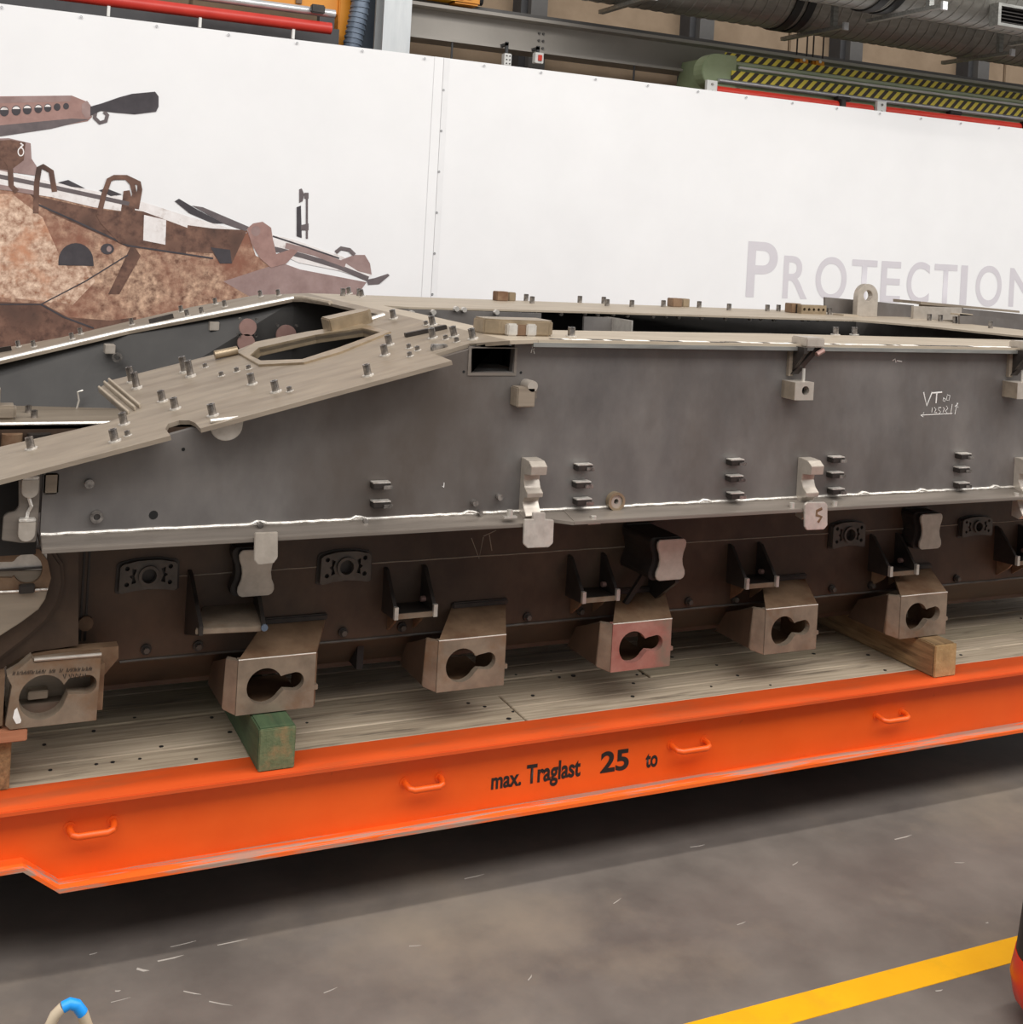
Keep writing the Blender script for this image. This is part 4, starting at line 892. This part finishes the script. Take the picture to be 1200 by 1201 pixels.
#@@BACK
# ------------------------------------------------------------------ things above and behind the banner
def pipe(name, label, p0, p1, r, m, cat, group=None):
    t = thing(name, label, cat, (p0+p1)/2, group)
    MB().cyl(p0, p1, r, 16).build('tube', m, t, smooth=True); return t
Z = lambda u, v, Y: atY(u, v, Y).z
def level(u0, u1, v, uv, Y):    # horizontal run between two image columns at the height read at uv
    z = Z(uv, v, Y); return Vector((atY(u0, v, Y).x, Y, z)), Vector((atY(u1, v, Y).x, Y, z))
a, b = level(-60, 389, 16, 250, 10.9)
t = pipe('red_rail', 'faded red pipe running above the left banner', a, b, .055, 'red_paint', 'pipe')
for u in (127, 235, 345):
    x = atY(u, 16, 10.9).x; MB().box(x-.012, x+.012, 10.88, 10.92, a.z-.14, a.z-.05).build('clip', 'white_plastic', t)
a2, b2_ = level(200, 393, 12, 330, 10.95)
MB().cyl(a2+Vector((0, 0, .03)), b2_+Vector((0, 0, .03)), .04, 12).build('silver_tube', 'silver', t, smooth=True)
MB().box(b2_.x-.25, b2_.x-.12, 10.85, 10.9, b2_.z-.0, b2_.z+.08).build('end_clamp', 'bracket_dark', t, bevel=.01)
for (u0, u1, uv, v, lab) in [(838, 1022, 930, 117.5, 'bright red pipe above the banner, left of the white joint plate'), (1036, 1230, 1110, 139, 'bright red pipe above the banner, reaching the right edge')]:
    a, b = level(u0, u1, v, uv, 10.9)
    t = pipe('red_rail', lab, a, b, .055, 'red_bright', 'pipe', 'bright red pipes above the banner')
    MB().box(a.x-.13, a.x-.0, 10.86, 10.9, a.z-.14, a.z+.1).build('joint_plate', 'white_plastic', t)
    for q in (0, 1, 2):
        MB().cyl((a.x-.065, 10.85, a.z-.1+.08*q), (a.x-.065, 10.862, a.z-.1+.08*q), .015, 8).build('bolt', 'bolt_steel', t)
    MB().box(b.x-.5, b.x-.42, 10.82, 10.9, a.z-.07, a.z+.07).build('clamp', 'bracket_dark', t, bevel=.01)
    for xq in (a.x+.3, b.x-.46): MB().box(xq-.02, xq+.02, 10.9, 11.32, a.z+.02, a.z+.06).build('hanger_arm', 'bracket_dark', t)
# dark wall strip under the left pipe
a, b = level(-80, 398, 36, 250, 11.4)
MB().box(a.x, b.x, 11.4, 11.6, a.z-.25, a.z+.16).build('trim_3', 'post_dark', origin=(a.x, 11.4, a.z))['kind'] = 'structure'
# orange machine frame, hose, columns
m_ = thing('orange_machine_frame', 'orange machine frame at the top left above the red pipe', 'machine', (atY(350, 5, 11.6).x, 11.6, 0))
xa, xb = atY(262, 0, 11.6).x, atY(399, 10, 11.6).x; zq = Z(390, 17, 11.6)
MB().box(xa, xb, 11.6, 11.75, zq, zq+1.6).build('panel', 'orange_machine', m_, bevel=.01)
MB().box(atY(347, 5, 11.58).x, atY(354, 5, 11.58).x, 11.58, 11.6, zq+.06, zq+.5).build('slot_cover', 'rust_top', m_)
MB().box(atY(397, 30, 11.55).x, atY(411, 30, 11.55).x, 11.55, 11.7, 0, zq+1.6).build('post', 'orange_machine', m_, bevel=.01)
MB().box(atY(374, 40, 11.5).x, atY(391, 40, 11.5).x, 11.5, 11.6, 0, zq-.02).build('post', 'post_dark', m_)
h_ = thing('flexible_hose', 'blue grey ribbed flexible hose hanging beside the orange post', 'hose', (atY(415, 30, 11.4).x, 11.4, 0))
pth = [atY(u, v, 11.4) for u, v in [(424, -60), (424, -20), (422, 10), (417, 35), (412, 60), (408, 90), (405, 130)]]
MB().tube(pth, .085, 14).build('hose_body', 'hose_blue', h_, smooth=True)
for i in range(26):
    q = i/25*5.99; k = int(q); p = pth[k].lerp(pth[k+1], q-k); d = (pth[k+1]-pth[k]).normalized()
    MB().ring(p, d, .095, .08, .02, 14).build('rib', 'hose_blue', h_, smooth=True)
def column(u0, u1, Y, m, lab, dep=.25):
    xa, xb = atY(u0, 30, Y).x, atY(u1, 30, Y).x
    t = thing('steel_column', lab, 'column', ((xa+xb)/2, Y, 0))
    e = .03
    MB().box(xa, xb, Y, Y+e, 0, 7.4).build('flange', m, t)
    MB().box((xa+xb)/2-.02, (xa+xb)/2+.02, Y+e, Y+dep, 0, 7.4).build('web', m, t)
    MB().box(xa, xb, Y+dep, Y+dep+e, 0, 7.4).build('flange', m, t)
    MB().box(xa-.05, xb+.05, Y-.05, Y+dep+.08, 0, .03).build('base_plate', m, t)
column(449.5, 482, 11.3, 'post_light', 'pale grey steel column standing above the banner')
column(420, 445, 11.8, 'post_blue', 'dark blue steel column behind the ribbed hose')
# crane runway beam
za, zb2 = Z(484, 8, 12.0), Z(484, 42, 12.0)
rb_ = thing('runway_beam', 'long grey crane runway girder under the concrete wall panels', 'beam', (8, 12.1, zb2))
xa, xb = 4.0, 15
MB().box(xa, xb, 11.85, 12.25, za, za+.035).build('top_flange', 'beam_paint', rb_)
MB().box(xa, xb, 12.03, 12.06, zb2, za).build('web', 'beam_paint', rb_)
MB().box(xa, xb, 11.88, 12.22, zb2-.03, zb2).build('bottom_flange', 'beam_paint', rb_)
MB().box(xa, xb, 12.0, 12.06, za+.035, za+.1).build('rail', 'wall_post', rb_)
for z_ in (.08, .16, .24):
    for u in (632, 637):
        x = atY(u, 40, 12.03).x; MB().cyl((x, 12.01, zb2+z_-.03), (x, 12.03, zb2+z_-.03), .014, 8).build('bolt', 'wall_post', rb_)
for u in (530, 745):
    x = atY(u, 60, 11.9).x; MB().cyl((x, 11.9, zb2-.3), (x, 11.9, zb2-.03), .012, 8).build('hanger', 'post_dark', rb_)
# yellow crane carriage
c_ = thing('crane_carriage', 'yellow crane carriage running on the grey girder', 'crane', (atY(520, 0, 11.9).x, 11.9, za+.1))
xa, xb = atY(487, 5, 11.9).x, atY(560, 5, 11.9).x; zq = za+.09
MB().box(xa-.02, xb-.18, 11.8, 12.15, zq, zq+.5).build('end_truck', 'yellow_machine', c_, bevel=.02)
MB().box(xb-.3, xb, 11.82, 12.1, zq-.02, zq+.4).build('bumper_block', 'orange_machine', c_, bevel=.02)
MB().cyl((xb, 11.95, zq+.06), (xb+.07, 11.95, zq+.06), .05, 12).build('buffer', 'rubber', c_)
MB().cyl((xb-.14, 11.8, zq+.1), (xb-.14, 11.822, zq+.1), .07, 14).build('hub_cap', 'hose_blue', c_)
# sockets
for (u, v, w, h, lab, red) in [(596, 70, 10, 16, 'white narrow socket strip above the banner seam area', 0), (633, 68, 12, 14, 'white switch box with red switch below the girder', 1)]:
    p = atY(u, v, 11.7); s_ = .0083
    t = thing('switch_box', lab, 'switch box', p)
    MB().box(p.x-w*s_/2, p.x+w*s_/2, 11.7, 11.78, p.z-h*s_/2, p.z+h*s_/2).build('housing', 'white_plastic', t, bevel=.006)
    MB().box(p.x-.015, p.x+.015, 11.74, 11.77, p.z+h*s_/2, zb2+.02).build('conduit', 'post_dark', t)
    MB().box(p.x-.015, p.x+.015, 11.74, 11.9, zb2-.02, zb2+.01).build('conduit', 'post_dark', t)
    if red: MB().box(p.x-.02, p.x+.02, 11.68, 11.7, p.z-.03, p.z+.03).build('switch', 'red_bright', t)
    else:
        for q in (-1, 0, 1):
            for r in (-1, 1): MB().cyl((p.x+r*.018, 11.69, p.z+q*.04), (p.x+r*.018, 11.702, p.z+q*.04), .007, 8).build('socket_hole', 'bracket_dark', t)
# green girder with hazard stripes
YG = 11.2
z1 = Z(1000, 87, YG); z0 = Z(1000, 122, YG)
gx = atY(822, 90, YG).x; gxe = 14.5
gg = thing('striped_girder', 'green travelling girder edged with yellow and black hazard stripes', 'girder', (10, YG+.3, z0))
pr = [(YG, z0), (YG, z0+.1), (YG+.08, z0+.17), (YG+.12, z0+.3), (YG+.2, z1), (YG+.7, z1), (YG+.8, z0+.1), (YG+.8, z0)]
MB().prism([(gx+.2, y, z) for y, z in pr], (gxe-gx-.2, 0, 0)).build('body', 'green_paint', gg)
ec = MB(); cz = (z0+z1)/2
ec.prism([(gx+.2-.2*math.cos(math.radians(q)), YG-.02, cz+(z1-z0)*.56*math.sin(math.radians(q))) for q in range(-90, 91, 15)]+[(gx+.45, YG-.02, z1+.02), (gx+.45, YG-.02, z0-.02)], (0, .18, 0)).build('end_cap', 'green_paint', gg, bevel=.02)
def band(v0, v1, y):
    MB().box(gx+.38, gxe, y, y+.02, Z(1000, v1, y), Z(1000, v0, y)).build('hazard_band', 'hazard_stripes', gg)
band(82, 90, YG+.1); band(101, 111.5, YG-.045)
MB().cyl((gx+.5, YG-.0, Z(1000, 97, YG)), (gxe, YG-.0, Z(1000, 97, YG)), .016, 10).build('light_rail', 'white_plastic', gg, smooth=True)
MB().cyl((gx+.2, YG-.05, Z(1000, 115, YG)), (gxe, YG-.05, Z(1000, 115, YG)), .025, 10).build('silver_rail', 'silver', gg, smooth=True)
for u in (988, 1120):
    x = atY(u, 118, YG-.06).x; MB().box(x-.1, x+.1, YG-.1, YG-.02, Z(1000, 121, YG), Z(1000, 116, YG)).build('clamp', 'bracket_dark', gg, bevel=.01)
# ducts
def duct(lab, Y, zb, r, x0, x1, bands, grp):
    t = thing('spiral_duct', lab, 'duct', ((x0+x1)/2, Y, zb), grp)
    MB().cyl((x0, Y, zb+r), (x1, Y, zb+r), r, 40).build('duct_body', 'duct_steel', t, smooth=True)
    n = 0; x = x0
    sm = MB().ring((0, 0, 0), (1, 0, 0), r+.006, r-.01, .016, 40).mesh('spiral_seam', 'duct_steel', smooth=True)
    while x < x1 and n < 110:
        inst('spiral_seam', sm, t, (x, Y, zb+r)); x += .14; n += 1
    for xb in bands:
        MB().ring((xb, Y, zb+r), (1, 0, 0), r+.02, r-.01, .1, 36).build('joint_band', 'duct_band', t, smooth=True)
    return t
rl, zl_ = .42, atY(960, 41, 10.9).z-.0
YD = 10.9
d1 = duct('large spiral steel duct nearer the wall, lower of the two', YD, zl_, rl, atY(690, 0, YD).x, 15.5, [atY(908, 15, YD).x, atY(922, 15, YD).x], 'spiral ventilation ducts')
YU = 9.6; zu_ = atY(1075, 21, YU).z
d2 = duct('large spiral steel duct with grille, higher and nearer the viewer', YU, zu_, .42, atY(880, -20, YU).x, 14.5, [atY(1014, 0, YU).x, atY(1030, 0, YU).x], 'spiral ventilation ducts')
p = atY(1186, 22, YU-.44)
MB().plate([(p.x-.2, YU-.46, p.z-.09), (p.x+.45, YU-.46, p.z-.09), (p.x+.45, YU-.46, p.z+.14), (p.x-.2, YU-.46, p.z+.14)], [[(p.x-.16, YU-.46, p.z-.06), (p.x+.41, YU-.46, p.z-.06), (p.x+.41, YU-.46, p.z+.11), (p.x-.16, YU-.46, p.z+.11)]], (0, .12, 0)).build('grille_frame', 'galvanised', d2)
for k in range(5):
    z_ = p.z-.045+.036*k; MB().box(p.x-.16, p.x+.41, YU-.43, YU-.38, z_, z_+.008).build('grille_slat', 'bracket_dark', d2)
MB().box(p.x-.16, p.x+.41, YU-.37, YU-.36, p.z-.06, p.z+.11).build('grille_back', 'dark_hole', d2)
# duct supports: arm, rod
for (ua, va, ub, vb, Y, lab) in [(678, 9, 722, 1, YD, 'steel duct arm at the far left end of the ducts'), (893, 44, 938, 36, YD, 'steel duct arm below the black duct bands'), (1076, 74, 1128, 66, YD, 'steel duct arm right of the yellow hooks'), (983, 30, 1042, 17, YU, 'steel duct arm under the upper duct'), (1172, 62, 1210, 55, YU, 'steel duct arm at the right edge under the ducts')]:
    e = atY(ub, vb, Y); zz = zl_ if Y == YD else zu_
    t = thing('duct_arm', lab, 'bracket', (e.x, Y, zz-.06), 'duct support arms')
    MB().box(e.x-.03, e.x+.03, Y-.75, Y+.3, zz-.06, zz-.02).build('arm', 'galvanised', t)
    MB().box(e.x-.03, e.x+.03, Y-.78, Y-.75, zz-.08, zz+.0).build('arm_end', 'silver', t)
    MB().box(e.x-.03, e.x+.03, Y-.60, Y-.55, zz-.02, zz+1.6).build('drop_rod', 'galvanised', t)
# hoist hooks
for (u, v, lab) in [(940, 71, 'yellow hoist hook block, left of the pair'), (959, 73, 'yellow hoist hook block, right of the pair')]:
    p = atY(u, v, 11.9); t = thing('hoist_hook', lab, 'hook', p, 'hoist hooks above the girder')
    MB().box(p.x-.09, p.x+.09, 11.85, 11.95, p.z-.08, p.z+.04).build('hook_block', 'orange_machine', t, bevel=.03)
    MB().cyl((p.x, 11.845, p.z), (p.x, 11.852, p.z), .02, 12).build('sheave', 'white_plastic', t)
    MB().tube([(p.x, 11.9, p.z-.08), (p.x, 11.9, p.z-.14), (p.x+.04, 11.9, p.z-.18), (p.x+.07, 11.9, p.z-.13)], .015, 8).build('hook', 'bracket_dark', t)
    for s in (-.075, .075):
        MB().cyl((p.x+s, 11.9, p.z+.03), (p.x+s, 11.9, p.z+2.2), .01, 6).build('rope', 'bracket_dark', t)

#@@FRONT
# ------------------------------------------------------------------ forklift at the right edge
fk = thing('forklift', 'red and black forklift truck cut off at the right edge', 'forklift', (4.7, 2.75, 0))
def rrect(x0, x1, y0, y1, r, n=6):
    o = []
    for cx, cy, a in ((x1-r, y1-r, 0), (x0+r, y1-r, 90), (x0+r, y0+r, 180), (x1-r, y0+r, 270)):
        for i in range(n+1):
            q = math.radians(a+90*i/n); o.append((cx+r*math.cos(q), cy+r*math.sin(q)))
    return o
def loft(levels, nm, m, par):
    vs = []; fs = []; n = None
    for (x0, x1, y0, y1, r, z) in levels:
        l = rrect(x0, x1, y0, y1, r); n = len(l); vs += [(x, y, z) for x, y in l]
    for k in range(len(levels)-1):
        for i in range(n): fs.append((k*n+i, k*n+(i+1) % n, (k+1)*n+(i+1) % n, (k+1)*n+i))
    fs += [tuple(range(n)), tuple((len(levels)-1)*n+i for i in range(n))]
    return MB().add(vs, fs).build(nm, m, par, smooth=True)
FX, FY = 3.68, 3.32
loft([(FX+.05, 5.9, 2.2, FY-.05, .18, .05), (FX+.01, 5.9, 2.15, FY-.01, .2, .1), (FX, 5.9, 2.15, FY, .2, .18), (FX+.01, 5.9, 2.15, FY-.01, .2, .26)], 'counterweight', 'fork_red', fk)
loft([(FX+.012, 5.88, 2.16, FY-.012, .2, .261), (FX+.03, 5.86, 2.18, FY-.03, .2, .55), (FX+.06, 5.8, 2.2, FY-.06, .2, .68)], 'engine_cover', 'fork_black', fk)
loft([(FX+.05, 5.8, 2.2, FY-.05, .2, .681), (FX+.08, 5.6, 2.22, FY-.07, .2, .95), (FX+.16, 5.5, 2.26, FY-.12, .2, 1.02)], 'hood', 'fork_red', fk)
for x in (4.25, 5.5):
    for y in (2.25, 3.2):
        MB().cyl((x, y-.08, .2), (x, y+.08, .2), .2, 24).build('wheel', 'rubber', fk, smooth=True)
for x in (4.5, 5.7):
    for y in (2.32, 3.1):
        MB().tube([(x, y, 1.0), (x+.08, y, 2.05)], .03, 8).build('guard_post', 'fork_black', fk)
MB().box(4.5, 5.9, 2.25, 3.17, 2.05, 2.1).build('overhead_guard', 'fork_black', fk, bevel=.02)
# ------------------------------------------------------------------ hoop stand in the foreground
hp = atY(80, 1178, 3.2)
hs = thing('tube_hoop', 'cream bent tube hoop with bright blue painted top, bottom left corner', 'hoop', (hp.x, 3.2, 0))
w = .05
legs = [[(hp.x-.062, 3.2, 0), (hp.x-.06, 3.2, hp.z-.14), (hp.x-.052, 3.2, hp.z-.07), (hp.x-.03, 3.2, hp.z-.02), (hp.x-.012, 3.2, hp.z-.005)],
        [(hp.x-.0125, 3.2, hp.z-.005), (hp.x+.004, 3.2, hp.z+.001), (hp.x+.02, 3.2, hp.z-.006), (hp.x+.036, 3.2, hp.z-.03)],
        [(hp.x+.0358, 3.2, hp.z-.03), (hp.x+.052, 3.2, hp.z-.075), (hp.x+.06, 3.2, hp.z-.14), (hp.x+.062, 3.2, 0)]]
MB().tube(legs[0], .014, 12).build('leg', 'tube_cream', hs, smooth=True)
MB().tube(legs[1], .0145, 12).build('painted_top', 'tube_blue', hs, smooth=True)
MB().tube(legs[2], .014, 12).build('leg', 'tube_cream', hs, smooth=True)
MB().box(hp.x-.15, hp.x+.15, 3.1, 3.3, 0, .012).build('base_plate', 'tube_cream', hs, bevel=.003)
